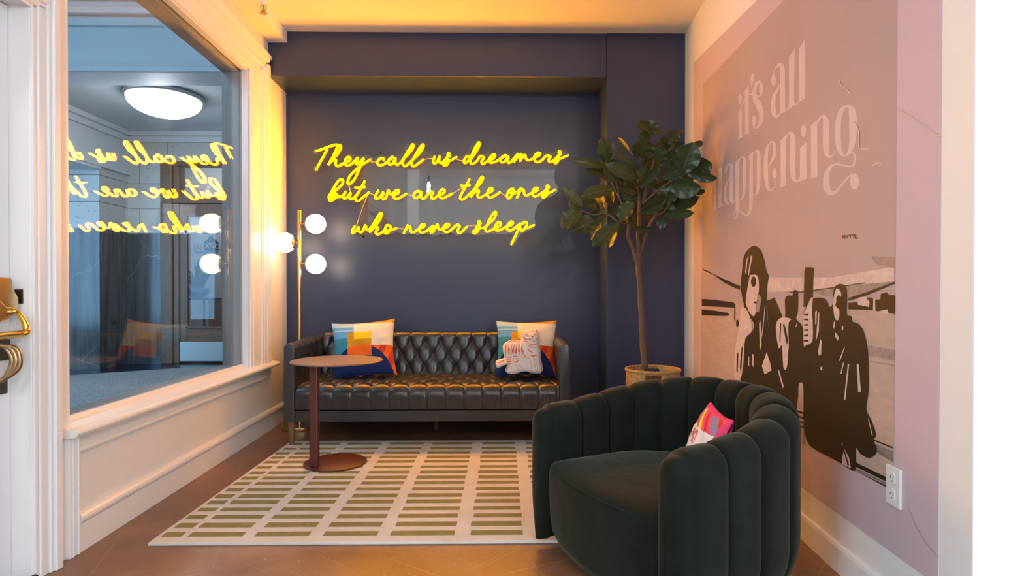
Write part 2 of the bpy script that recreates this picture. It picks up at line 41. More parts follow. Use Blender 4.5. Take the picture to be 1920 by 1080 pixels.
LETTER_STRIPS = [([(0.9609,1.9525),(0.9551,1.9555),(0.9468,1.9598),(0.9376,1.9646),(0.9291,1.9692),(0.9208,1.9738),(0.9122,1.9786),(0.9046,1.9829),(0.8994,1.9859)],[(0.9691,1.9562),(0.9632,1.9592),(0.9547,1.9635),(0.9455,1.9683),(0.9371,1.9729),(0.9294,1.9777),(0.9215,1.9829),(0.9147,1.9876),(0.91,1.9908)]),([(0.858,1.9877),(0.8534,1.9867),(0.8469,1.9855),(0.8395,1.9839),(0.832,1.9819),(0.8235,1.9792),(0.8138,1.9758),(0.8049,1.9726),(0.7987,1.9704)],[(0.8622,1.9959),(0.8573,1.9944),(0.8502,1.9922),(0.842,1.9898),(0.8338,1.9874),(0.8248,1.985),(0.815,1.9825),(0.8063,1.9802),(0.8002,1.9787)]),([(0.6746,1.9793),(0.6786,1.9841),(0.6846,1.9915),(0.6929,2.0),(0.7069,2.0092),(0.7254,2.0159),(0.7417,2.0193),(0.7568,2.0209),(0.77,2.0206),(0.7799,2.0178),(0.7869,2.0132),(0.7922,2.0079),(0.7965,2.0028),(0.8005,1.9979),(0.8037,1.9925),(0.8058,1.9862),(0.806,1.9788),(0.8045,1.9705),(0.8015,1.9614),(0.7968,1.9515),(0.7903,1.9406),(0.7812,1.9283),(0.7706,1.9155),(0.7605,1.9037),(0.7514,1.8929),(0.7421,1.8823),(0.7325,1.8721),(0.7244,1.8628),(0.719,1.8542),(0.7164,1.8453),(0.7161,1.8361),(0.7177,1.8275),(0.7204,1.8204),(0.7248,1.8147),(0.7315,1.8098),(0.7392,1.8058),(0.7462,1.8029),(0.7518,1.8012),(0.757,1.8005),(0.7619,1.8006),(0.7651,1.801),(0.7685,1.8027),(0.7733,1.8068),(0.7777,1.8115),(0.781,1.8149)],[(0.6894,1.9813),(0.695,1.9865),(0.7026,1.9937),(0.7105,2.0),(0.7138,2.0016),(0.7151,2.001),(0.7213,2.001),(0.7283,2.0002),(0.7339,1.9987),(0.7385,1.9965),(0.7432,1.9928),(0.7475,1.9883),(0.7509,1.9834),(0.7535,1.9786),(0.7552,1.9739),(0.7556,1.9689),(0.7541,1.9631),(0.7507,1.9561),(0.7455,1.9482),(0.7388,1.9395),(0.7308,1.9303),(0.7202,1.92),(0.7067,1.9082),(0.6926,1.8952),(0.6808,1.8826),(0.6723,1.8713),(0.6656,1.8603),(0.6607,1.8492),(0.6582,1.8383),(0.6585,1.8279),(0.6612,1.818),(0.6661,1.8091),(0.6731,1.8016),(0.6831,1.7959),(0.6956,1.7918),(0.7088,1.7892),(0.7214,1.7878),(0.7339,1.7878),(0.7469,1.7893),(0.7592,1.7922),(0.7712,1.7963),(0.7812,1.8019),(0.7883,1.8078),(0.7936,1.8129),(0.7972,1.8163)]),([(0.7054,1.9431),(0.7098,1.9427),(0.7158,1.9422),(0.7221,1.942),(0.727,1.9427),(0.7329,1.945),(0.7416,1.9494),(0.7502,1.9541),(0.7565,1.9574)],[(0.6921,1.9331),(0.6971,1.9333),(0.7047,1.9334),(0.7141,1.9342),(0.7251,1.9364),(0.7369,1.9407),(0.7481,1.9459),(0.7578,1.9508),(0.7643,1.9539)]),([(0.5515,1.9767),(0.5471,1.9801),(0.5409,1.985),(0.5336,1.9899),(0.5258,1.9933),(0.5175,1.9951),(0.5084,1.9961),(0.4993,1.996),(0.491,1.9951),(0.4834,1.9933),(0.4778,1.9912),(0.4787,1.9907),(0.4836,1.9927),(0.4833,1.9911),(0.4807,1.9861),(0.478,1.9795),(0.4761,1.9723),(0.4755,1.9648),(0.4758,1.9564),(0.4765,1.9464),(0.477,1.9348),(0.4772,1.9211),(0.4773,1.9057),(0.4775,1.8897),(0.4776,1.8741),(0.478,1.8582),(0.4786,1.8419),(0.4788,1.8264),(0.4782,1.8131),(0.476,1.8022),(0.4729,1.7932),(0.4697,1.7862),(0.4675,1.7813)],[(0.5578,1.9799),(0.5539,1.9835),(0.5484,1.9888),(0.5421,1.9944),(0.5356,1.999),(0.5288,2.0023),(0.5215,2.005),(0.5138,2.007),(0.5062,2.0082),(0.4982,2.0087),(0.4881,2.0081),(0.4725,2.0038),(0.4549,1.9942),(0.444,1.9845),(0.4367,1.9754),(0.4312,1.966),(0.4273,1.9563),(0.4254,1.9468),(0.4252,1.9374),(0.4257,1.9275),(0.4258,1.9162),(0.4255,1.9027),(0.4251,1.8875),(0.4247,1.8717),(0.4244,1.8561),(0.4239,1.8403),(0.4233,1.8239),(0.4229,1.8087),(0.4229,1.7962),(0.4236,1.7868),(0.4248,1.7796),(0.426,1.7741),(0.4268,1.77)]),([(0.4839,1.916),(0.4902,1.9128),(0.4991,1.9081),(0.5093,1.9031),(0.5191,1.8989),(0.5287,1.8962),(0.5394,1.8942),(0.5504,1.8912),(0.5598,1.8859),(0.5667,1.8782),(0.5718,1.869),(0.5753,1.8589),(0.577,1.8488),(0.5772,1.8383),(0.5757,1.8272),(0.5722,1.8163),(0.5664,1.806),(0.5568,1.7961),(0.5441,1.7873),(0.5306,1.7802),(0.5161,1.7746),(0.5017,1.7716),(0.4922,1.772),(0.4858,1.7735),(0.4807,1.7751),(0.4765,1.777),(0.4732,1.7792),(0.4707,1.7813),(0.469,1.7827)],[(0.4761,1.912),(0.4798,1.9076),(0.4852,1.9011),(0.4914,1.894),(0.4977,1.8876),(0.5046,1.8826),(0.5118,1.8785),(0.5177,1.8744),(0.5218,1.8691),(0.5244,1.8615),(0.5261,1.8523),(0.5267,1.8424),(0.5262,1.8328),(0.5243,1.8232),(0.5211,1.8132),(0.5174,1.804),(0.5143,1.7972),(0.5123,1.7928),(0.5108,1.7895),(0.5094,1.7869),(0.5096,1.7856),(0.5099,1.7847),(0.5051,1.7834),(0.4981,1.7827),(0.4919,1.7824),(0.4873,1.7829),(0.4837,1.7844),(0.4808,1.7861),(0.4786,1.7873)]),([(1.3809,1.5907),(1.3773,1.5923),(1.3721,1.5946),(1.366,1.5971),(1.3599,1.5993),(1.353,1.6013),(1.3452,1.6033),(1.338,1.605),(1.333,1.6062)],[(1.3873,1.5927),(1.3836,1.5943),(1.3783,1.5966),(1.3721,1.5992),(1.3659,1.6015),(1.359,1.6036),(1.3514,1.6058),(1.3445,1.6076),(1.3398,1.6089)]),([(1.1425,1.6376),(1.1519,1.6338),(1.1657,1.6283),(1.1808,1.622),(1.1943,1.6157),(1.206,1.6098),(1.2174,1.6037),(1.2278,1.597),(1.2361,1.5892),(1.2418,1.5805),(1.2455,1.5711),(1.247,1.5612),(1.2467,1.551),(1.244,1.54),(1.2393,1.5283),(1.233,1.5173),(1.2257,1.5079),(1.2168,1.5002),(1.2061,1.4939),(1.1943,1.489),(1.1807,1.485),(1.1653,1.4831),(1.1552,1.4842),(1.1489,1.4861),(1.144,1.4882),(1.1406,1.4907),(1.1383,1.4936),(1.1367,1.4963),(1.1357,1.4981)],[(1.1356,1.6353),(1.1412,1.6302),(1.1491,1.6229),(1.1579,1.6146),(1.166,1.6068),(1.1737,1.5998),(1.1815,1.593),(1.1882,1.5862),(1.1929,1.5789),(1.1956,1.5708),(1.1967,1.562),(1.1964,1.5528),(1.1949,1.5436),(1.1916,1.5336),(1.1866,1.5229),(1.1811,1.5129),(1.1765,1.505),(1.1733,1.4997),(1.171,1.496),(1.1695,1.4936),(1.17,1.4927),(1.1721,1.4923),(1.1684,1.4918),(1.1621,1.4921),(1.1566,1.4928),(1.1525,1.4941),(1.1494,1.4963),(1.147,1.4987),(1.1453,1.5004)]),([(1.0375,1.3924),(1.0418,1.392),(1.0474,1.3913),(1.052,1.391),(1.0537,1.391),(1.0567,1.3923),(1.0613,1.395),(1.0655,1.3985),(1.0685,1.4023),(1.0703,1.4068),(1.071,1.412),(1.0705,1.4171),(1.0687,1.4216),(1.0651,1.4254),(1.0598,1.4289),(1.0539,1.4319),(1.0487,1.4341),(1.0442,1.4354),(1.0396,1.4359),(1.035,1.4361),(1.0316,1.4363)],[(1.029,1.3866),(1.0333,1.3863),(1.0401,1.3858),(1.049,1.3857),(1.0594,1.3874),(1.0669,1.3906),(1.0725,1.3943),(1.077,1.3985),(1.0802,1.403),(1.082,1.408),(1.0828,1.4135),(1.0823,1.419),(1.0803,1.424),(1.0763,1.4283),(1.0706,1.4321),(1.0643,1.4353),(1.0581,1.4378),(1.0516,1.4393),(1.0448,1.4397),(1.0392,1.4397),(1.0357,1.4397)]),([(0.9981,1.4251),(0.9928,1.4227),(0.9853,1.4194),(0.9765,1.4155),(0.9666,1.4112),(0.9546,1.4059),(0.9401,1.3996),(0.9253,1.3933),(0.9124,1.3884),(0.9025,1.3848),(0.8932,1.3818),(0.8815,1.3795),(0.8689,1.3791),(0.857,1.3806),(0.8453,1.3834),(0.8341,1.387),(0.8244,1.391),(0.8165,1.3953),(0.8099,1.4001),(0.8046,1.4053),(0.8003,1.4111),(0.7973,1.4169),(0.7955,1.4229),(0.7943,1.4303),(0.7934,1.4404),(0.7926,1.4559),(0.7922,1.4752),(0.7921,1.4937),(0.7919,1.5063)],[(0.9936,1.4271),(0.9869,1.4254),(0.9774,1.423),(0.9659,1.4197),(0.9535,1.4157),(0.9398,1.4103),(0.925,1.4041),(0.9108,1.3981),(0.899,1.3935),(0.8902,1.3901),(0.8844,1.3878),(0.882,1.387),(0.8792,1.387),(0.8727,1.3884),(0.8648,1.3914),(0.8574,1.3953),(0.852,1.3995),(0.8491,1.4037),(0.8477,1.4085),(0.8471,1.4139),(0.8462,1.4199),(0.8453,1.4256),(0.8445,1.4312),(0.844,1.4383),(0.8436,1.4484),(0.8435,1.464),(0.8437,1.4837),(0.844,1.5025),(0.8441,1.5155)]),([(0.9851,1.6855),(0.9794,1.6872),(0.9714,1.6897),(0.9626,1.6919),(0.955,1.6929),(0.9489,1.6927),(0.9441,1.6922),(0.9434,1.6917),(0.9448,1.6916),(0.9432,1.6892),(0.9404,1.6848),(0.938,1.6796),(0.9366,1.6744),(0.9363,1.6692),(0.9369,1.6633),(0.938,1.6562),(0.9389,1.6476),(0.9396,1.6376),(0.9405,1.6265),(0.9413,1.6144),(0.9418,1.6019),(0.9416,1.5884),(0.941,1.5741),(0.9404,1.5602),(0.9403,1.5478),(0.9408,1.5371),(0.9416,1.5274),(0.9428,1.5187),(0.9442,1.5107),(0.9458,1.5031),(0.9476,1.4962),(0.9497,1.4902),(0.9519,1.4858),(0.9539,1.483),(0.9555,1.4815),(0.958,1.4805),(0.9618,1.48),(0.9677,1.4804),(0.9758,1.4819),(0.9839,1.4838),(0.9897,1.4851)],[(0.9949,1.6896),(0.9906,1.6919),(0.9843,1.6952),(0.977,1.6986),(0.9695,1.701),(0.9616,1.7021),(0.9523,1.7022),(0.9392,1.7002),(0.925,1.6952),(0.9141,1.6891),(0.9045,1.6823),(0.8962,1.6747),(0.8902,1.6668),(0.8873,1.6593),(0.8867,1.652),(0.8871,1.6447),(0.8875,1.6363),(0.8879,1.6264),(0.8888,1.6153),(0.8897,1.6036),(0.8903,1.5916),(0.8904,1.5786),(0.8902,1.5647),(0.8902,1.5509),(0.891,1.5385),(0.8926,1.5278),(0.8948,1.5182),(0.8977,1.5095),(0.9014,1.5016),(0.9063,1.4943),(0.9121,1.4878),(0.9186,1.4822),(0.9256,1.4779),(0.9333,1.4752),(0.942,1.474),(0.9507,1.4742),(0.9593,1.475),(0.9686,1.4767),(0.9781,1.4792),(0.9861,1.4816),(0.9916,1.4832)]),([(0.789,1.6733),(0.7843,1.6745),(0.7778,1.6763),(0.7706,1.6779),(0.7639,1.6785),(0.7572,1.6784),(0.7506,1.6779),(0.7472,1.6771),(0.7489,1.6771),(0.7491,1.6761),(0.7475,1.6733),(0.7458,1.6693),(0.7444,1.6643),(0.7438,1.658),(0.7438,1.6501),(0.7442,1.6411),(0.7445,1.6314),(0.7444,1.6213),(0.7443,1.6106),(0.7442,1.5995),(0.7441,1.5881),(0.7439,1.5764),(0.7437,1.5644),(0.7436,1.5526),(0.7438,1.5415),(0.7441,1.531),(0.7447,1.5209),(0.7456,1.5116),(0.7471,1.5034),(0.7493,1.496),(0.7523,1.4893),(0.7555,1.4835),(0.7584,1.4791),(0.7604,1.4763),(0.7612,1.4748),(0.7623,1.4738),(0.7649,1.4733),(0.7704,1.4739),(0.7785,1.4759),(0.7867,1.4783),(0.7925,1.48)],[(0.7975,1.6771),(0.7944,1.679),(0.7898,1.6818),(0.7842,1.6848),(0.7777,1.6869),(0.7705,1.6882),(0.7619,1.6888),(0.7502,1.6881),(0.7351,1.6841),(0.7229,1.6782),(0.7134,1.6718),(0.7056,1.6646),(0.6999,1.6567),(0.697,1.6482),(0.696,1.6393),(0.6959,1.6302),(0.6957,1.6207),(0.6954,1.6107),(0.6953,1.6001),(0.6954,1.5892),(0.6954,1.5782),(0.695,1.5667),(0.6945,1.5548),(0.6943,1.5429),(0.695,1.5318),(0.6966,1.5214),(0.6989,1.5114),(0.702,1.5022),(0.706,1.4938),(0.7114,1.4864),(0.718,1.4799),(0.725,1.4746),(0.732,1.4705),(0.7391,1.4679),(0.747,1.4667),(0.7554,1.4669),(0.7638,1.4681),(0.7728,1.4703),(0.7818,1.4734),(0.7896,1.4764),(0.7949,1.4784)]),([(0.5972,1.5709),(0.592,1.5732),(0.5846,1.5766),(0.5761,1.5803),(0.5675,1.5839),(0.5582,1.5868),(0.5477,1.5896),(0.5371,1.5932),(0.5284,1.5985),(0.5225,1.6057),(0.5185,1.6139),(0.5159,1.6223),(0.5141,1.6299),(0.513,1.6366),(0.5129,1.6432),(0.5138,1.6495),(0.5163,1.6556),(0.5206,1.6616),(0.5266,1.6675),(0.5348,1.6731),(0.5454,1.6782),(0.5572,1.6816),(0.5679,1.6831),(0.5774,1.6832),(0.5862,1.6825),(0.5952,1.6814),(0.6051,1.6798),(0.6152,1.677),(0.6244,1.6725),(0.6324,1.6661),(0.6398,1.6583),(0.6462,1.6494),(0.6513,1.6398),(0.6549,1.6293),(0.6571,1.618),(0.6584,1.6065),(0.6592,1.5953),(0.6595,1.5844),(0.6593,1.5737),(0.6584,1.563),(0.657,1.5522),(0.6551,1.541),(0.6527,1.5294),(0.6496,1.518),(0.6457,1.5074),(0.6411,1.4979),(0.6357,1.4889),(0.6294,1.4808),(0.6218,1.4735),(0.6124,1.4672),(0.6015,1.4622),(0.5901,1.4588),(0.5792,1.4568),(0.5689,1.4562),(0.56,1.4569),(0.5521,1.4583),(0.5453,1.4602),(0.5395,1.4625),(0.5343,1.4652),(0.5295,1.4686),(0.5252,1.4728),(0.5213,1.4782),(0.5178,1.4846),(0.5147,1.4913),(0.5123,1.4973),(0.5108,1.503),(0.51,1.5086),(0.5096,1.5134),(0.5092,1.5167)],[(0.6049,1.574),(0.6012,1.577),(0.596,1.5813),(0.5899,1.5861),(0.5838,1.591),(0.5771,1.5956),(0.5702,1.6),(0.5642,1.6045),(0.5599,1.6096),(0.5568,1.6162),(0.5544,1.6241),(0.5528,1.6324),(0.5517,1.6399),(0.5512,1.6463),(0.5514,1.6522),(0.5521,1.6574),(0.5532,1.6617),(0.5545,1.6652),(0.5559,1.6681),(0.557,1.67),(0.557,1.6708),(0.558,1.6718),(0.5622,1.6734),(0.5683,1.6745),(0.5749,1.6746),(0.5813,1.6732),(0.5871,1.6706),(0.5922,1.6668),(0.5965,1.6618),(0.6002,1.6551),(0.6033,1.6468),(0.6057,1.6374),(0.6076,1.6278),(0.6089,1.6176),(0.6096,1.6067),(0.6098,1.5955),(0.6098,1.5845),(0.6093,1.574),(0.6085,1.5638),(0.6073,1.5535),(0.606,1.5432),(0.6046,1.5324),(0.603,1.5214),(0.6012,1.5109),(0.599,1.5015),(0.5964,1.4931),(0.5935,1.4855),(0.5904,1.479),(0.5876,1.4741),(0.5853,1.4707),(0.5835,1.4683),(0.5813,1.4664),(0.5786,1.4648),(0.5742,1.4638),(0.5678,1.4634),(0.5606,1.4639),(0.5538,1.4649),(0.5479,1.4664),(0.5425,1.4685),(0.5376,1.4714),(0.533,1.4752),(0.5287,1.4803),(0.5247,1.4865),(0.5213,1.493),(0.5187,1.4989),(0.5171,1.5044),(0.5163,1.5099),(0.516,1.5147),(0.5157,1.5181)]),([(0.4076,1.6572),(0.4026,1.6592),(0.3957,1.6622),(0.3881,1.6646),(0.3816,1.6654),(0.3767,1.6647),(0.3729,1.6634),(0.3713,1.6622),(0.3713,1.6613),(0.3707,1.6592),(0.3698,1.6557),(0.3691,1.6515),(0.3687,1.6466),(0.3684,1.6408),(0.3686,1.6336),(0.3691,1.6251),(0.3696,1.6153),(0.3704,1.6041),(0.3714,1.5917),(0.3724,1.5787),(0.3731,1.5659),(0.3736,1.553),(0.3739,1.5398),(0.3738,1.5269),(0.3727,1.5149),(0.3707,1.5041),(0.3679,1.4943),(0.3641,1.4853),(0.3594,1.4771),(0.3532,1.4695),(0.3458,1.4627),(0.3374,1.4568),(0.3278,1.4516),(0.3161,1.448),(0.3061,1.4471),(0.2988,1.4477),(0.2927,1.4489),(0.2872,1.4509),(0.2821,1.4537),(0.2779,1.4563),(0.275,1.458)],[(0.4163,1.6615),(0.4125,1.6641),(0.4069,1.6679),(0.4004,1.6717),(0.3934,1.6742),(0.3849,1.6749),(0.3751,1.6741),(0.3633,1.6712),(0.3516,1.6661),(0.3416,1.66),(0.3329,1.6531),(0.3255,1.6453),(0.3202,1.637),(0.3179,1.6286),(0.3177,1.6203),(0.3184,1.6117),(0.3188,1.6022),(0.319,1.5911),(0.3195,1.5788),(0.32,1.566),(0.3203,1.5535),(0.3205,1.5409),(0.3206,1.5281),(0.3205,1.5159),(0.3199,1.5051),(0.3188,1.4956),(0.3172,1.487),(0.3154,1.4794),(0.3138,1.4729),(0.3127,1.4673),(0.312,1.4627),(0.3114,1.4592),(0.3113,1.4574),(0.3121,1.4567),(0.3102,1.4558),(0.3056,1.455),(0.3007,1.4548),(0.2957,1.4557),(0.2905,1.4577),(0.2859,1.46),(0.2826,1.4616)]),([(0.1302,1.6399),(0.1256,1.6423),(0.119,1.646),(0.1117,1.6492),(0.1049,1.6507),(0.0986,1.6506),(0.0923,1.6497),(0.0885,1.6484),(0.0889,1.6478),(0.0891,1.646),(0.0886,1.6419),(0.0883,1.6366),(0.0881,1.6309),(0.0879,1.6244),(0.0882,1.6166),(0.0885,1.6075),(0.0888,1.5976),(0.0889,1.5868),(0.0891,1.5751),(0.089,1.5634),(0.0884,1.5527),(0.0875,1.5433),(0.0863,1.5344),(0.0844,1.526),(0.0811,1.518),(0.0763,1.5106),(0.0701,1.5037),(0.0629,1.4976),(0.0543,1.4921),(0.044,1.4881),(0.0349,1.4867),(0.0277,1.4865),(0.0216,1.487),(0.0164,1.4878),(0.0115,1.4892),(0.0071,1.491),(0.0035,1.4935),(0.0005,1.4969),(-0.0019,1.5012),(-0.0037,1.5052),(-0.0051,1.5079)],[(0.1373,1.6435),(0.1338,1.6467),(0.1288,1.6512),(0.1229,1.6559),(0.1162,1.6591),(0.1082,1.6606),(0.099,1.6608),(0.0877,1.6591),(0.0745,1.6539),(0.0636,1.6466),(0.0549,1.6386),(0.0477,1.6299),(0.0426,1.6209),(0.0404,1.6117),(0.0403,1.6027),(0.041,1.5938),(0.0414,1.5845),(0.0413,1.574),(0.0412,1.5626),(0.0412,1.5513),(0.0411,1.5413),(0.041,1.5325),(0.0409,1.5245),(0.0407,1.5176),(0.0404,1.5118),(0.0403,1.5067),(0.0403,1.5024),(0.0402,1.4991),(0.0403,1.4972),(0.04,1.4962),(0.037,1.495),(0.0319,1.4939),(0.0268,1.4933),(0.0221,1.4931),(0.0176,1.4937),(0.0134,1.4948),(0.0097,1.4965),(0.0066,1.4994),(0.0039,1.5033),(0.0019,1.5072),(0.0004,1.5099)]),([(-0.0737,1.644),(-0.0687,1.645),(-0.0607,1.6466),(-0.0505,1.6475),(-0.0405,1.6463),(-0.0322,1.643),(-0.0245,1.6383),(-0.0175,1.6323),(-0.0116,1.6254),(-0.0071,1.6171),(-0.0038,1.6078),(-0.0014,1.5981),(0.0003,1.5883),(0.0014,1.5785),(0.0017,1.5683),(0.0012,1.5581),(-0.0,1.5479),(-0.0022,1.5375),(-0.0052,1.527),(-0.0089,1.5169),(-0.0131,1.5079),(-0.0179,1.5),(-0.0234,1.4931),(-0.0293,1.487),(-0.0356,1.4817),(-0.0425,1.4769),(-0.05,1.4732),(-0.0573,1.4704),(-0.0641,1.4685),(-0.0708,1.4674),(-0.0771,1.4672),(-0.083,1.4675),(-0.0887,1.4683),(-0.0945,1.4692),(-0.1007,1.4705),(-0.1072,1.4727),(-0.1134,1.4763),(-0.1196,1.4812),(-0.1258,1.4872),(-0.1315,1.4941),(-0.1361,1.5018),(-0.1392,1.5102),(-0.1411,1.5192),(-0.1423,1.5284),(-0.1433,1.5377),(-0.1443,1.5474),(-0.145,1.5577),(-0.1451,1.5682),(-0.1442,1.5782),(-0.1422,1.5879),(-0.1394,1.5973),(-0.1357,1.6063),(-0.1309,1.6146),(-0.1244,1.6222),(-0.1164,1.6287),(-0.1084,1.6334),(-0.1007,1.6372),(-0.0923,1.6404),(-0.0848,1.6422),(-0.0793,1.6431),(-0.0759,1.6436)],[(-0.0789,1.6361),(-0.0744,1.636),(-0.0686,1.6358),(-0.0635,1.6349),(-0.0598,1.6329),(-0.0561,1.6293),(-0.0523,1.6241),(-0.0488,1.6179),(-0.046,1.6111),(-0.0439,1.6034),(-0.0424,1.5946),(-0.0414,1.5852),(-0.0406,1.5758),(-0.0402,1.5665),(-0.0401,1.5571),(-0.0404,1.5478),(-0.0409,1.5386),(-0.0418,1.5294),(-0.043,1.5201),(-0.0445,1.5113),(-0.0462,1.5038),(-0.0478,1.4976),(-0.0496,1.4924),(-0.0516,1.4881),(-0.0538,1.4844),(-0.0561,1.4816),(-0.0588,1.4793),(-0.0618,1.4773),(-0.0651,1.4759),(-0.0682,1.475),(-0.0718,1.4747),(-0.0756,1.475),(-0.0793,1.4761),(-0.0828,1.4778),(-0.0856,1.48),(-0.0879,1.483),(-0.09,1.487),(-0.0921,1.4927),(-0.0941,1.4996),(-0.0957,1.5072),(-0.0967,1.515),(-0.097,1.523),(-0.0969,1.5318),(-0.0965,1.5413),(-0.0962,1.5511),(-0.096,1.5613),(-0.0956,1.5718),(-0.0952,1.582),(-0.0947,1.5912),(-0.094,1.5997),(-0.0931,1.6077),(-0.0923,1.6147),(-0.0916,1.6201),(-0.0915,1.6232),(-0.0918,1.6252),(-0.0914,1.6274),(-0.0904,1.6295),(-0.0888,1.6313),(-0.0852,1.6332),(-0.0805,1.6351),(-0.0768,1.6365)]),([(-0.0901,1.469),(-0.0954,1.4692),(-0.1028,1.4696),(-0.11,1.4696),(-0.1148,1.4688),(-0.1178,1.4671),(-0.1212,1.4639),(-0.1242,1.4601),(-0.1265,1.4565),(-0.128,1.453),(-0.1289,1.4495),(-0.129,1.4458),(-0.1282,1.4423),(-0.1267,1.4385),(-0.1243,1.4347),(-0.1213,1.4314),(-0.1179,1.4294),(-0.1142,1.4283),(-0.1099,1.4279),(-0.1043,1.4283),(-0.0973,1.4294),(-0.088,1.4319),(-0.0767,1.4357),(-0.0645,1.4401),(-0.0528,1.444),(-0.0422,1.4476),(-0.0318,1.4511),(-0.0213,1.4545),(-0.0107,1.457),(-0.0005,1.4588),(0.0095,1.4599),(0.0198,1.46),(0.0303,1.4589),(0.0415,1.4565),(0.0533,1.4529),(0.0646,1.4481),(0.0738,1.4419),(0.0801,1.4342),(0.0839,1.4256),(0.0859,1.4166),(0.0866,1.4078),(0.086,1.3988),(0.084,1.3894),(0.08,1.3801),(0.0734,1.3711),(0.0635,1.3631),(0.0513,1.3566),(0.0383,1.352),(0.0256,1.3491),(0.0138,1.3479),(0.0031,1.3484),(-0.0068,1.3501),(-0.0164,1.3529),(-0.0262,1.3571),(-0.0363,1.3624),(-0.0464,1.368),(-0.0563,1.3731),(-0.0663,1.3778),(-0.0765,1.3824),(-0.0862,1.3866),(-0.0945,1.3896),(-0.1017,1.3915),(-0.1083,1.3924),(-0.114,1.393),(-0.1182,1.3934)],[(-0.0856,1.475),(-0.091,1.475),(-0.0989,1.4751),(-0.1078,1.4748),(-0.1164,1.473),(-0.1235,1.4694),(-0.1287,1.465),(-0.1328,1.4604),(-0.1358,1.4561),(-0.1377,1.4519),(-0.1386,1.4476),(-0.1387,1.4434),(-0.1379,1.4394),(-0.1365,1.4351),(-0.1343,1.4307),(-0.131,1.4267),(-0.1264,1.4237),(-0.1205,1.4221),(-0.1136,1.4217),(-0.1059,1.4224),(-0.097,1.4241),(-0.0863,1.427),(-0.0743,1.431),(-0.062,1.4353),(-0.0505,1.4391),(-0.0398,1.4426),(-0.0296,1.4459),(-0.0202,1.4487),(-0.0114,1.4505),(-0.0031,1.4515),(0.0045,1.4519),(0.0112,1.4513),(0.0176,1.4494),(0.0241,1.4457),(0.0304,1.4407),(0.0356,1.4349),(0.0391,1.429),(0.0409,1.4227),(0.0417,1.4154),(0.0416,1.4076),(0.0408,1.4),(0.0391,1.3926),(0.0367,1.3852),(0.0338,1.3787),(0.0313,1.3741),(0.0294,1.3708),(0.0272,1.3677),(0.0243,1.3648),(0.0208,1.3625),(0.0162,1.3606),(0.0098,1.3592),(0.0018,1.3588),(-0.0072,1.3598),(-0.0169,1.3628),(-0.0272,1.3675),(-0.0377,1.373),(-0.048,1.378),(-0.0583,1.3827),(-0.0686,1.3874),(-0.0785,1.3917),(-0.0875,1.395),(-0.096,1.3969),(-0.1037,1.3978),(-0.11,1.3981),(-0.1142,1.3983)])]
PINK = [(1.8961,2.5535),(-0.5536,2.2592),(-0.5461,0.2066),(1.8765,0.1019)]
PHOTO = [(1.6661,2.3294),(-0.362,2.2189),(-0.3548,0.3957),(1.6989,0.3679)]
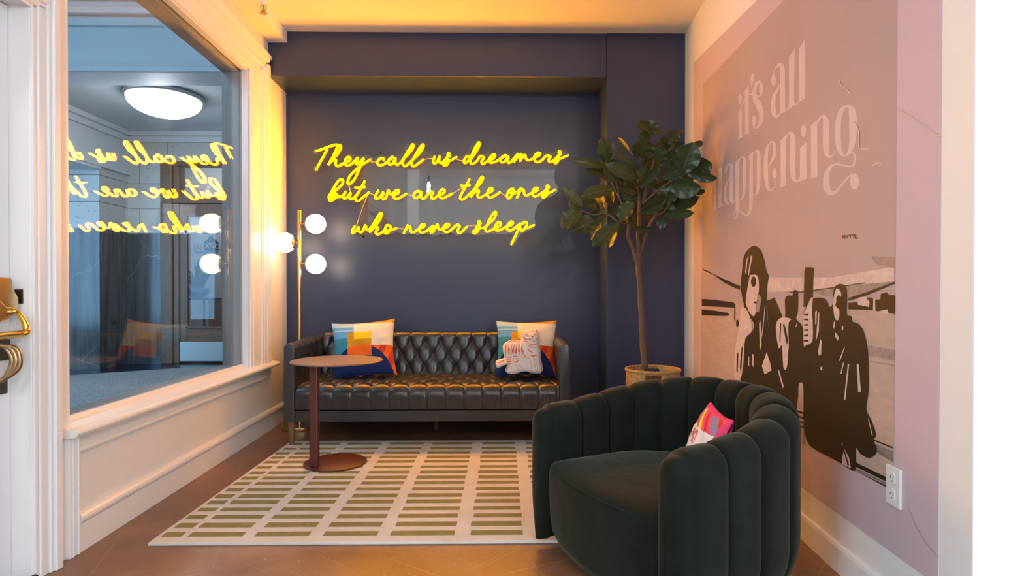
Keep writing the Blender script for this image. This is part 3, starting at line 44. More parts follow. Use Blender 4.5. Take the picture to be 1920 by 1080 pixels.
PHOTO_LAYERS = [(0,'tarmac',[(1.6851,0.9274),(0.6033,0.9629),(-0.0919,0.9392),(-0.3534,0.9406),(-0.3548,0.3957),(1.6989,0.3679)]),(1,'pale',[(0.6165,1.0621),(0.018,1.0485),(-0.3524,1.0722),(-0.3527,1.0305),(-0.1253,1.0072),(0.616,0.9925)]),(1,'grey',[(-0.2298,1.1116),(-0.2595,1.0817),(-0.3556,1.0685),(-0.3554,1.1006)]),(2,'stripe',[(0.3755,0.9962),(0.2646,0.9964),(0.0009,1.0131),(-0.1966,1.0274),(-0.1966,1.0243),(0.0009,1.0088),(0.2646,0.9925),(0.3755,0.9922)]),(2,'grey',[(0.1632,0.9965),(0.0008,1.0075),(-0.1399,1.021),(-0.3577,1.0265),(-0.1969,0.9901),(-0.0955,0.9683),(-0.0916,0.9765),(0.0699,0.979)]),(3,'dark',[(-0.0954,0.9745),(-0.1969,0.9932),(-0.3577,1.0276),(-0.3577,1.0215),(-0.2106,0.9855),(-0.0955,0.9651)]),(1,'dark',[(1.6703,1.1427),(1.5937,1.131),(1.2904,1.0761),(1.0546,1.0372),(0.9692,1.0253),(0.969,1.0035),(1.0544,1.0148),(1.2403,1.0473),(1.4219,1.0958),(1.6239,1.1259)]),(1,'dark',[(1.6782,0.9461),(1.4207,0.9456),(1.2893,0.9412),(1.0759,0.9373),(1.0538,0.9288),(1.0536,0.9078),(1.4203,0.9039),(1.6778,0.9013)]),(1,'dark',[(1.6776,0.879),(1.4202,0.8805),(1.1669,0.8759),(1.1319,0.8657),(1.1904,0.857),(1.6773,0.8405)]),(1,'dark',[(1.0604,0.9286),(1.0429,0.929),(1.0422,0.8396),(1.0597,0.8387)]),(2,'dark',[(0.9886,0.8276),(0.9898,0.821),(0.9934,0.8151),(0.999,0.8105),(1.0059,0.8078),(1.0133,0.8073),(1.0203,0.8092),(1.0261,0.8132),(1.0298,0.8187),(1.0312,0.8253),(1.0299,0.8319),(1.0262,0.8379),(1.0206,0.8425),(1.0136,0.8452),(1.0062,0.8455),(0.9992,0.8436),(0.9936,0.8396),(0.9899,0.8341)]),(1,'dark',[(-0.0955,0.9581),(-0.1548,0.9613),(-0.1619,0.9773),(-0.2375,0.9781),(-0.2474,0.9707),(-0.2826,0.9731),(-0.2856,0.9898),(-0.3134,0.9954),(-0.3315,0.9865),(-0.358,0.9867),(-0.3584,0.9298),(-0.326,0.9321),(-0.2829,0.9342),(-0.2378,0.9382),(-0.0957,0.9356)]),(2,'pale',[(-0.1583,0.9772),(-0.2038,0.9797),(-0.2243,0.9627),(-0.221,0.9473),(-0.1549,0.9534)]),(2,'pale',[(-0.2454,0.9745),(-0.2558,0.9727),(-0.2561,0.9332),(-0.2443,0.9385)]),(2,'pale',[(-0.2766,0.9358),(-0.3199,0.9428),(-0.329,0.9286),(-0.283,0.9286)]),(1,'grey',[(-0.2118,0.8237),(-0.3574,0.8211),(-0.3577,0.7908),(-0.2188,0.7897)]),(1,'grey',[(-0.2257,0.7733),(-0.3566,0.7782),(-0.3566,0.7747),(-0.2257,0.7694)]),(1,'dark',[(-0.2407,0.5254),(-0.3509,0.5281),(-0.351,0.5231),(-0.2484,0.5207)]),(1,'grey2',[(-0.2485,0.5141),(-0.351,0.5156),(-0.3513,0.4822),(-0.2638,0.4873)]),(1,'dark',[(-0.1443,0.4216),(-0.3496,0.4273),(-0.3497,0.414),(-0.1444,0.4067)]),(2,'grey2',[(-0.1444,0.403),(-0.3497,0.4106),(-0.3498,0.4044),(-0.1444,0.396)]),(1,'dark',[(-0.1445,0.3927),(-0.3498,0.4023),(-0.3499,0.3948),(-0.1445,0.3867)]),(2,'dark',[(0.2237,1.0948),(0.1542,1.0897),(0.1629,0.9643),(0.1676,0.9365),(0.2411,0.9345),(0.2339,1.0772)]),(3,'dark',[(0.6189,0.9514),(0.5245,0.9687),(0.4356,0.8824),(0.448,0.6395),(0.5693,0.7494)]),(3,'dark',[(0.415,0.961),(0.3807,0.9792),(0.3405,0.9796),(0.3341,0.9981),(0.3082,1.0027),(0.289,0.9857),(0.291,0.9118),(0.3073,0.8826),(0.2507,0.8574),(0.2022,0.7726),(0.2002,0.5099),(0.3633,0.4754),(0.4477,0.591),(0.5074,0.7118),(0.5085,0.8543),(0.4789,0.8804),(0.4144,0.8834)]),(4,'pale',[(0.5084,0.8419),(0.4499,0.8817),(0.3398,0.8752),(0.3459,0.8167),(0.3789,0.7435),(0.392,0.6711),(0.4269,0.6665),(0.4418,0.7613),(0.4779,0.7456)]),(5,'dark',[(0.4325,0.8524),(0.4185,0.8592),(0.3793,0.7907),(0.3928,0.7658)]),(5,'dark',[(0.4641,0.8567),(0.4497,0.8575),(0.4578,0.7841),(0.4693,0.7709)]),(4,'dark',[(0.939,1.1043),(0.9193,1.1681),(0.8605,1.2069),(0.7762,1.2215),(0.6963,1.1988),(0.6451,1.1464),(0.62,1.0934),(0.5907,1.0669),(0.6033,1.0351),(0.6111,0.9902),(0.6187,0.9256),(0.602,0.8619),(0.5695,0.7748),(0.5074,0.7118),(0.448,0.6395),(0.3639,0.5457),(0.8451,0.4577),(0.9446,0.5119),(0.9662,0.6396),(0.906,0.7466),(0.7913,0.7974),(0.7733,0.8396),(0.8775,0.8903),(0.9277,0.9532),(0.9589,1.0252)]),(5,'pale',[(0.8495,1.0313),(0.827,1.0727),(0.7935,1.0788),(0.7214,1.0701),(0.7069,1.0032),(0.7346,0.9494),(0.7466,0.8951),(0.7735,0.8737),(0.8294,0.8921),(0.8778,0.9327),(0.8685,0.9893)]),(6,'dark',[(0.7406,1.0437),(0.7426,1.0349),(0.7484,1.0273),(0.7575,1.0216),(0.7687,1.0186),(0.7807,1.0187),(0.7921,1.0219),(0.8015,1.0278),(0.8077,1.0357),(0.8099,1.0447),(0.8078,1.0536),(0.8018,1.0614),(0.7924,1.067),(0.7811,1.0698),(0.769,1.0696),(0.7578,1.0662),(0.7487,1.0603),(0.7427,1.0525)]),(6,'dark',[(0.731,0.9427),(0.7323,0.9411),(0.7359,0.9396),(0.7416,0.9384),(0.7486,0.9377),(0.7561,0.9376),(0.7631,0.938),(0.7689,0.9389),(0.7727,0.9403),(0.7741,0.9419),(0.7728,0.9435),(0.769,0.945),(0.7632,0.9462),(0.7561,0.9469),(0.7487,0.947),(0.7417,0.9466),(0.736,0.9457),(0.7323,0.9443)]),(6,'grey',[(0.7208,0.9898),(0.6689,0.9637),(0.7026,0.8967),(0.7466,0.8951),(0.7292,0.9428)]),(5,'pale',[(0.9375,0.9098),(0.8485,0.8914),(0.7913,0.8042),(0.8863,0.7553),(0.9092,0.6462),(0.9551,0.5392),(1.0508,0.5399),(1.0408,0.6682),(0.9883,0.7983)]),(6,'dark',[(1.0085,0.6642),(0.9874,0.6738),(0.9971,0.5624),(1.0185,0.5742)]),(6,'dark',[(0.942,0.7002),(0.9218,0.7165),(0.9451,0.5697),(0.9659,0.5959)]),(5,'pale',[(0.609,0.7135),(0.5686,0.667),(0.5527,0.6374),(0.6327,0.607),(0.6664,0.6417)]),(5,'pale',[(0.8698,1.1583),(0.8507,1.1783),(0.879,1.0811),(0.8928,1.0957)]),(5,'pale',[(0.8128,1.176),(0.7941,1.168),(0.8403,1.0731),(0.85,1.0873)]),(5,'pale',[(0.6351,0.9252),(0.6253,0.9254),(0.6591,0.7935),(0.6758,0.7658)]),(5,'pale',[(0.7022,0.8435),(0.6851,0.8577),(0.6705,0.74),(0.6925,0.7114)]),(5,'pale',[(0.7904,0.6876),(0.7721,0.6827),(0.7716,0.6213),(0.79,0.6327)]),(5,'pale',[(0.4845,0.6466),(0.4698,0.6486),(0.4192,0.5836),(0.4333,0.5752)]),(5,'pale',[(0.8467,0.6675),(0.8315,0.6692),(0.8311,0.6205),(0.8464,0.6186)]),(4,'dark',[(0.1825,0.9593),(0.1485,0.9714),(0.0788,0.9723),(0.0476,0.9595),(0.0301,0.9403),(0.0072,0.9538),(0.0074,0.9839),(-0.0033,1.0117),(-0.0401,1.0241),(-0.0797,1.0154),(-0.0892,0.9846),(-0.0882,0.919),(-0.1148,0.914),(-0.1261,0.8943),(-0.1554,0.8919),(-0.1874,0.8722),(-0.2083,0.8349),(-0.2203,0.7822),(-0.2227,0.7288),(-0.2225,0.6776),(-0.2103,0.6124),(-0.2403,0.583),(-0.2649,0.5446),(-0.2522,0.5239),(-0.2713,0.4938),(-0.2296,0.46),(-0.1775,0.4589),(-0.1481,0.4694),(-0.1445,0.389),(-0.0601,0.3863),(0.0217,0.3872),(0.1603,0.3891),(0.2127,0.4136),(0.2286,0.4623),(0.2296,0.6008),(0.2504,0.6252),(0.3457,0.5927),(0.3728,0.6353),(0.3738,0.7645),(0.3745,0.8653),(0.3068,0.8689),(0.2369,0.787),(0.2429,0.901),(0.2123,0.9353)]),(5,'pale',[(0.2123,0.9305),(0.1776,0.9687),(0.1581,0.9699),(0.1646,0.9274),(0.1573,0.8586),(0.1617,0.803),(0.2112,0.7846),(0.2337,0.7825),(0.2377,0.9012)]),(6,'dark',[(0.2326,0.9062),(0.194,0.9091),(0.197,0.9011),(0.2325,0.9005)]),(6,'dark',[(0.2324,0.8872),(0.1939,0.8904),(0.1968,0.8823),(0.2324,0.8815)]),(6,'dark',[(0.2323,0.8658),(0.1937,0.8694),(0.1967,0.8613),(0.2322,0.8601)]),(6,'dark',[(0.2321,0.8444),(0.1936,0.8484),(0.1965,0.8402),(0.2321,0.8387)]),(6,'dark',[(0.232,0.8231),(0.1934,0.8274),(0.1964,0.8192),(0.2319,0.8174)]),(6,'dark',[(0.2318,0.8017),(0.1933,0.8063),(0.1962,0.7981),(0.2317,0.796)]),(5,'pale',[(-0.0035,0.984),(-0.0199,1.0074),(-0.0443,1.001),(-0.0525,0.9802),(-0.0243,0.963),(-0.0121,0.9457),(-0.0408,0.9297),(-0.033,0.8957),(-0.0083,0.903),(0.0046,0.9539)]),(6,'dark',[(-0.0542,0.9677),(-0.0531,0.962),(-0.0501,0.9569),(-0.0455,0.953),(-0.0397,0.9509),(-0.0335,0.9508),(-0.0277,0.9526),(-0.0229,0.9563),(-0.0197,0.9613),(-0.0186,0.9671),(-0.0196,0.9729),(-0.0227,0.9781),(-0.0275,0.9819),(-0.0333,0.9839),(-0.0395,0.984),(-0.0453,0.982),(-0.05,0.9784),(-0.0531,0.9734)]),(5,'pale',[(0.1386,0.9191),(0.1244,0.9241),(0.1288,0.8785),(0.1382,0.8689)]),(5,'pale',[(0.115,0.9154),(0.1058,0.9202),(0.1098,0.8435),(0.133,0.8055)]),(5,'pale',[(0.0958,0.8176),(0.0866,0.8095),(0.0908,0.7599),(0.1091,0.7535),(0.1139,0.771)]),(5,'pale',[(-0.0572,0.8761),(-0.0667,0.8766),(-0.0668,0.8621),(-0.0573,0.8627)]),(5,'pale',[(0.004,0.8724),(-0.0042,0.89),(-0.0126,0.8862),(-0.0044,0.8601)]),(5,'pale',[(-0.0087,0.8518),(-0.0252,0.8445),(-0.0375,0.8328),(-0.0295,0.8216),(-0.0129,0.8351)]),(5,'pale',[(0.095,0.7102),(0.0814,0.7165),(0.0813,0.7031),(0.0949,0.7013)]),(5,'pale',[(-0.0735,0.8026),(-0.0782,0.8031),(-0.0462,0.7497),(-0.0405,0.7532)]),(5,'pale',[(0.2959,0.8695),(0.2905,0.8698),(0.3012,0.8496),(0.3089,0.8492)]),(5,'pale',[(-0.0983,0.7471),(-0.1071,0.7482),(-0.0831,0.6202),(-0.074,0.621)]),(5,'pale',[(-0.1545,0.7541),(-0.1653,0.7555),(-0.18,0.6658),(-0.1635,0.6606)]),(5,'pale',[(-0.0666,0.748),(-0.073,0.7488),(-0.0577,0.708),(-0.0494,0.7068)]),(5,'pale',[(-0.2208,0.5876),(-0.2263,0.5844),(-0.2498,0.5365),(-0.2421,0.539)]),(5,'pale',[(-0.0596,0.4626),(-0.066,0.4667),(-0.0661,0.457),(-0.0605,0.4555)]),(5,'pale',[(-0.0645,0.4177),(-0.078,0.4505),(-0.1095,0.4257),(-0.1203,0.3934),(-0.092,0.3881),(-0.0629,0.3881)]),(6,'dark',[(-0.0717,0.444),(-0.078,0.4481),(-0.1097,0.402),(-0.1009,0.3946)]),(5,'tarmac',[(0.2751,0.6185),(0.2443,0.6262),(0.2344,0.5999),(0.2333,0.4446),(0.2281,0.3959),(0.2548,0.3862),(0.2932,0.5045),(0.281,0.5637)]),(6,'dark',[(0.3059,0.5076),(0.2314,0.5117),(0.2313,0.5039),(0.3059,0.5008)]),(6,'dark',[(0.3058,0.4876),(0.2312,0.4923),(0.2312,0.4845),(0.3057,0.4807)]),(6,'dark',[(0.3056,0.4676),(0.2311,0.4729),(0.231,0.4651),(0.3056,0.4607)]),(6,'dark',[(0.3055,0.4504),(0.2309,0.4562),(0.2309,0.4485),(0.3055,0.4436)])]
NUMBERS = [([(-0.0572,1.1816),(-0.0575,1.1845),(-0.0579,1.1887),(-0.0586,1.1923),(-0.0566,1.193),(-0.057,1.1918),(-0.0604,1.1871),(-0.064,1.1823),(-0.0695,1.1791),(-0.0736,1.182),(-0.0744,1.1864),(-0.0748,1.1911),(-0.0751,1.1943)],[(-0.0511,1.1824),(-0.0514,1.1852),(-0.0518,1.1895),(-0.0526,1.1935),(-0.0575,1.196),(-0.0624,1.1927),(-0.066,1.1878),(-0.0693,1.1832),(-0.069,1.1823),(-0.0677,1.1831),(-0.0685,1.1872),(-0.0688,1.1918),(-0.0691,1.195)]),([(-0.0871,1.1804),(-0.0876,1.1826),(-0.0885,1.1858),(-0.0893,1.189),(-0.0899,1.1912)],[(-0.0812,1.1814),(-0.0818,1.1836),(-0.0826,1.1868),(-0.0835,1.19),(-0.0841,1.1922)]),([(-0.0968,1.1893),(-0.1,1.1896),(-0.1045,1.1901),(-0.108,1.1902),(-0.1075,1.1909),(-0.1068,1.1894),(-0.1043,1.1861),(-0.1012,1.1826),(-0.0991,1.1802)],[(-0.0948,1.1924),(-0.098,1.1927),(-0.1028,1.1932),(-0.108,1.1934),(-0.1131,1.1912),(-0.1124,1.188),(-0.1096,1.1844),(-0.1065,1.1809),(-0.1044,1.1785)]),([(-0.1202,1.1871),(-0.1233,1.1876),(-0.1277,1.1884),(-0.1311,1.1887),(-0.1304,1.1895),(-0.1297,1.1879),(-0.1272,1.1844),(-0.1241,1.1807),(-0.1221,1.1781)],[(-0.1177,1.1902),(-0.1208,1.1906),(-0.1255,1.1914),(-0.1306,1.1918),(-0.1358,1.1898),(-0.1351,1.1865),(-0.1324,1.1827),(-0.1294,1.179),(-0.1274,1.1765)]),([(-0.1388,1.1886),(-0.1379,1.1862),(-0.1364,1.1825),(-0.1354,1.1787),(-0.1366,1.1753),(-0.1423,1.1738),(-0.148,1.1742),(-0.1531,1.1749),(-0.1565,1.1754)],[(-0.1443,1.1875),(-0.1433,1.185),(-0.1419,1.1815),(-0.141,1.1781),(-0.141,1.1768),(-0.1418,1.1769),(-0.1461,1.1772),(-0.151,1.1779),(-0.1545,1.1784)])]
CRACKS = [([(-0.3674,1.5328),(-0.3773,1.5272),(-0.3913,1.5194),(-0.4064,1.5106),(-0.42,1.5022),(-0.4318,1.4936),(-0.4435,1.4842),(-0.4548,1.4753),(-0.4657,1.4679),(-0.4765,1.4624),(-0.487,1.4584),(-0.4958,1.4555),(-0.5019,1.4534)],[(-0.3695,1.5353),(-0.3794,1.5298),(-0.3935,1.5221),(-0.409,1.5134),(-0.4231,1.5046),(-0.4354,1.4956),(-0.447,1.486),(-0.4579,1.4772),(-0.4678,1.4701),(-0.4777,1.465),(-0.4875,1.461),(-0.4962,1.458),(-0.5022,1.4558)]),([(-0.4816,1.4446),(-0.4858,1.4438),(-0.4917,1.4427),(-0.4981,1.4412),(-0.5043,1.4388),(-0.5104,1.4351),(-0.5173,1.4301),(-0.5243,1.4249),(-0.5313,1.4203),(-0.5384,1.4166),(-0.5455,1.4134),(-0.5516,1.4109),(-0.5558,1.4091)],[(-0.4811,1.4472),(-0.4852,1.4466),(-0.4912,1.4456),(-0.4983,1.4441),(-0.5056,1.4414),(-0.5128,1.4373),(-0.5201,1.4322),(-0.5271,1.4272),(-0.5336,1.423),(-0.5401,1.4195),(-0.5468,1.4163),(-0.5527,1.4137),(-0.5569,1.4118)]),([(-0.4048,1.5251),(-0.4105,1.5211),(-0.4188,1.5152),(-0.4271,1.5095),(-0.4327,1.5055)],[(-0.407,1.5267),(-0.4127,1.5226),(-0.421,1.5168),(-0.4292,1.511),(-0.4348,1.5071)]),([(-0.0252,1.7592),(-0.0278,1.7527),(-0.0314,1.7433),(-0.0359,1.7332),(-0.0414,1.7249),(-0.0486,1.7193),(-0.0561,1.7162),(-0.0626,1.7136),(-0.0693,1.7093),(-0.078,1.7008),(-0.0881,1.6897),(-0.0974,1.6791),(-0.1037,1.6718)],[(-0.0313,1.7578),(-0.0338,1.7513),(-0.0374,1.7419),(-0.0417,1.7322),(-0.0465,1.7249),(-0.051,1.7214),(-0.0567,1.7191),(-0.0645,1.7159),(-0.0733,1.7103),(-0.0829,1.7011),(-0.0935,1.6899),(-0.1031,1.6793),(-0.1097,1.672)]),([(-0.1235,1.5772),(-0.1302,1.5686),(-0.1398,1.5563),(-0.1493,1.5429),(-0.1556,1.5305),(-0.1574,1.5187),(-0.1565,1.5063),(-0.1552,1.4946),(-0.1559,1.4851),(-0.159,1.4784),(-0.1637,1.4738),(-0.1697,1.4705),(-0.1772,1.4673),(-0.1878,1.4638),(-0.2009,1.4605),(-0.213,1.4578),(-0.2212,1.456)],[(-0.1285,1.5772),(-0.1351,1.5686),(-0.1447,1.5563),(-0.1544,1.5426),(-0.161,1.5296),(-0.1629,1.5173),(-0.162,1.5047),(-0.1607,1.4932),(-0.1614,1.4841),(-0.164,1.4784),(-0.1673,1.4752),(-0.1718,1.4728),(-0.1784,1.47),(-0.1883,1.4667),(-0.2008,1.4635),(-0.2128,1.4608),(-0.2211,1.4589)]),([(-0.2363,1.3948),(-0.2392,1.3962),(-0.2431,1.3983),(-0.248,1.4),(-0.2539,1.4007),(-0.2627,1.3998),(-0.274,1.3977),(-0.2847,1.3954),(-0.2921,1.3939)],[(-0.2324,1.3974),(-0.2353,1.3989),(-0.2394,1.401),(-0.245,1.403),(-0.2523,1.4038),(-0.2622,1.4027),(-0.2738,1.4005),(-0.2846,1.3982),(-0.292,1.3967)]),([(-0.4262,0.3675),(-0.4273,0.3659),(-0.429,0.3637),(-0.4311,0.361),(-0.4338,0.3583),(-0.4376,0.3552),(-0.4422,0.3518),(-0.4466,0.3487),(-0.4496,0.3465)],[(-0.4297,0.3697),(-0.4308,0.3681),(-0.4325,0.3659),(-0.4346,0.3633),(-0.4371,0.3606),(-0.4407,0.3575),(-0.4451,0.354),(-0.4493,0.3508),(-0.4522,0.3486)]),([(-0.4406,0.3438),(-0.4961,0.3047),(-0.5438,0.2847)],[(-0.4444,0.3453),(-0.4997,0.3062),(-0.5471,0.2862)]),([(-0.4491,0.4813),(-0.4654,0.4849)],[(-0.4528,0.4825),(-0.469,0.486)]),([(-0.3915,0.3672),(-0.3942,0.3508)],[(-0.3955,0.3687),(-0.3982,0.3523)])]
OUTLET = [(-0.3542,0.4808),(-0.432,0.4822),(-0.428,0.3698),(-0.3523,0.3706)]
LEAVES = [((0.664,3.75,1.79),(0.445,3.7,1.826),0.054,0.2),((0.676,3.8,1.749),(0.539,3.78,1.778),0.043,-0.6),((0.706,3.7,1.647),(0.49,3.62,1.595),0.071,0.7),((0.497,3.65,1.524),(0.366,3.6,1.634),0.058,0.3),((0.498,3.7,1.507),(0.412,3.75,1.55),0.065,-0.5),((0.496,3.7,1.501),(0.364,3.72,1.403),0.095,0.75),((0.569,3.62,1.433),(0.421,3.55,1.367),0.116,0.7),((0.476,3.6,1.491),(0.401,3.5,1.401),0.058,0.3),((0.61,3.62,1.427),(0.544,3.68,1.322),0.064,0.85),((0.656,3.75,1.52),(0.579,3.8,1.624),0.042,-0.9),((0.659,3.8,1.539),(0.622,3.85,1.685),0.049,-0.9),((0.716,3.6,1.419),(0.541,3.55,1.276),0.081,0.6),((0.716,3.6,1.422),(0.78,3.55,1.541),0.081,-0.7),((0.714,3.62,1.416),(0.657,3.7,1.276),0.052,0.9),((0.659,3.7,1.478),(0.747,3.65,1.501),0.053,0.5),((0.69,3.6,1.67),(0.612,3.55,1.774),0.046,-0.7),((0.732,3.65,1.618),(0.748,3.6,1.676),0.027,0.3),((0.849,3.7,1.626),(0.73,3.6,1.635),0.059,0.6),((0.873,3.78,1.595),(0.756,3.8,1.655),0.06,-0.3),((0.845,3.9,1.404),(0.903,3.92,1.456),0.069,0.3),((0.803,3.6,1.385),(0.888,3.5,1.363),0.04,0.8),((0.926,3.9,1.492),(1.04,3.95,1.486),0.075,0.2),((0.65,3.65,1.79),(0.6,3.55,1.914),0.084,0.15),((0.661,3.7,1.804),(0.682,3.68,1.953),0.055,0.6),((0.828,3.6,1.681),(0.63,3.5,1.756),0.078,0.5),((0.828,3.6,1.751),(0.716,3.55,1.814),0.034,0.6),((0.852,3.65,1.822),(0.869,3.55,1.908),0.133,0.2),((0.832,3.75,1.868),(0.739,3.8,1.992),0.038,-0.6),((0.941,3.7,1.984),(0.837,3.6,2.035),0.07,0.4),((0.959,3.72,1.989),(0.931,3.7,2.083),0.065,0),((0.969,3.75,1.997),(1.004,3.75,2.048),0.061,0.5),((0.926,3.7,1.944),(0.852,3.65,1.973),0.075,0.1),((0.73,3.8,1.831),(0.786,3.85,1.927),0.031,0.5),((0.841,3.55,1.647),(0.938,3.5,1.735),0.053,0.4),((0.838,3.6,1.705),(0.883,3.6,1.758),0.034,-0.8),((0.802,3.9,1.685),(0.783,3.95,1.672),0.047,0.1),((0.863,3.75,1.618),(0.741,3.7,1.66),0.061,0.5),((1.033,3.4,1.677),(1.076,3.3,1.83),0.129,0.1),((1.057,3.35,1.672),(1.2,3.28,1.625),0.053,0.5),((0.972,3.42,1.61),(1.107,3.3,1.573),0.103,0.35),((1.104,3.5,1.697),(1.212,3.4,1.738),0.118,0.1),((0.921,3.4,1.656),(0.997,3.3,1.681),0.066,0.4),((1.056,3.75,1.939),(1.122,3.75,2.015),0.093,0.2),((1.139,3.85,2.031),(1.214,3.9,2.067),0.03,0.2),((1.141,3.5,1.868),(1.167,3.42,1.866),0.035,0.3),((0.949,3.55,1.757),(0.945,3.5,1.845),0.072,0.3),((0.984,3.55,1.776),(1.045,3.5,1.805),0.088,0.3),((1.096,3.75,1.899),(1.156,3.72,1.932),0.073,0.2),((0.961,3.5,1.454),(1.089,3.36,1.443),0.056,0.5),((1.027,3.6,1.522),(1.137,3.42,1.539),0.076,0.5),((1.135,3.5,1.586),(1.171,3.4,1.578),0.031,0.5),((0.986,3.5,1.523),(1.018,3.45,1.592),0.059,0.2),((0.86,3.6,1.487),(0.961,3.5,1.514),0.06,0.5),((0.885,3.65,1.529),(1.017,3.6,1.573),0.061,0.5),((1.052,3.6,1.621),(1.132,3.5,1.548),0.083,0.2),((0.934,3.55,1.422),(0.981,3.5,1.402),0.066,0.3),((0.982,3.8,1.917),(1.097,3.8,1.982),0.081,0.3),((0.947,3.85,1.875),(1.056,3.9,1.973),0.082,0.2),((0.942,3.8,1.776),(1.029,3.8,1.81),0.074,0.2),((0.956,3.75,1.657),(1.045,3.7,1.632),0.066,0.2),((1.03,3.85,1.705),(0.967,3.9,1.735),0.061,0.3),((1.118,3.85,1.855),(1.158,3.8,1.918),0.088,0.1),((1.078,3.6,1.781),(1.129,3.5,1.809),0.089,0.1),((0.925,3.9,1.817),(1.021,3.95,1.891),0.09,0.1),((0.923,3.95,1.702),(0.835,4.0,1.767),0.084,0.1),((0.895,3.95,1.814),(1.006,4.0,1.753),0.084,0.1),((1.057,3.85,1.739),(1.175,3.9,1.714),0.082,0.1),((0.909,3.95,1.604),(0.821,4.0,1.64),0.077,0.2),((1.015,3.9,1.624),(1.148,3.95,1.717),0.069,0.2),((0.817,3.95,1.599),(0.764,4.0,1.555),0.063,0.1),((0.945,3.9,1.769),(0.854,3.92,1.805),0.063,0.2),((0.813,3.85,1.78),(0.739,3.9,1.821),0.057,0.2)]
BRANCHES = [[(0.911,3.75,0.503,0.021),(0.897,3.75,0.675,0.02),(0.886,3.75,0.88,0.019),(0.876,3.75,1.051,0.018),(0.869,3.75,1.154,0.018),(0.875,3.75,1.291,0.015),(0.875,3.75,1.427,0.014),(0.876,3.75,1.547,0.012),(0.87,3.75,1.613,0.011),(0.866,3.75,1.666,0.007)],[(0.875,3.75,1.137,0.014),(0.842,3.74,1.228,0.013),(0.826,3.73,1.279,0.012),(0.79,3.7,1.348,0.011),(0.788,3.68,1.417,0.009),(0.75,3.68,1.54,0.006),(0.682,3.7,1.691,0.004)],[(0.879,3.75,1.222,0.012),(0.86,3.72,1.302,0.01),(0.854,3.72,1.374,0.009),(0.862,3.74,1.409,0.007)],[(0.886,3.75,1.256,0.011),(0.924,3.7,1.409,0.01),(0.948,3.64,1.46,0.009),(0.977,3.58,1.522,0.007),(0.987,3.55,1.55,0.005)],[(0.948,3.64,1.46,0.006),(0.977,3.58,1.478,0.005),(0.992,3.5,1.511,0.003)],[(0.896,3.75,1.56,0.011),(0.91,3.74,1.625,0.01),(0.925,3.72,1.707,0.008),(0.94,3.7,1.762,0.006),(0.963,3.7,1.88,0.003)],[(0.894,3.74,1.555,0.007),(0.949,3.62,1.611,0.006),(1.004,3.5,1.653,0.005),(1.03,3.4,1.674,0.003)],[(0.73,3.68,1.586,0.005),(0.712,3.68,1.686,0.004),(0.693,3.66,1.692,0.003)],[(0.793,3.7,1.425,0.008),(0.724,3.64,1.424,0.007),(0.638,3.65,1.483,0.006),(0.569,3.66,1.473,0.005),(0.496,3.68,1.504,0.003)]]
TIGER = [(0.1272,0.6623),(0.1462,0.6718),(0.1936,0.6812),(0.2174,0.6873),(0.2292,0.6902),(0.2392,0.6854),(0.2421,0.6693),(0.2516,0.655),(0.2535,0.6313),(0.2506,0.6075),(0.2545,0.5695),(0.2602,0.5268),(0.2626,0.4745),(0.2697,0.4412),(0.2735,0.4175),(0.2697,0.3961),(0.2578,0.3842),(0.2365,0.3814),(0.1937,0.3844),(0.17,0.393),(0.151,0.3964),(0.1272,0.3917),(0.1082,0.387),(0.0893,0.3808),(0.0513,0.3776),(0.0276,0.3857),(0.0143,0.4038),(0.0191,0.4228),(0.0252,0.4418),(-0.0009,0.4314),(-0.0246,0.4205),(-0.0388,0.4182),(-0.0454,0.4277),(-0.0492,0.4561),(-0.0435,0.4704),(-0.0151,0.4822),(0.0063,0.4869),(0.0077,0.5082),(0.0001,0.532),(-0.0009,0.5652),(0.0086,0.5865),(0.0371,0.6055),(0.0655,0.6125),(0.0987,0.6101),(0.1201,0.603),(0.1244,0.6267),(0.1206,0.6457)]
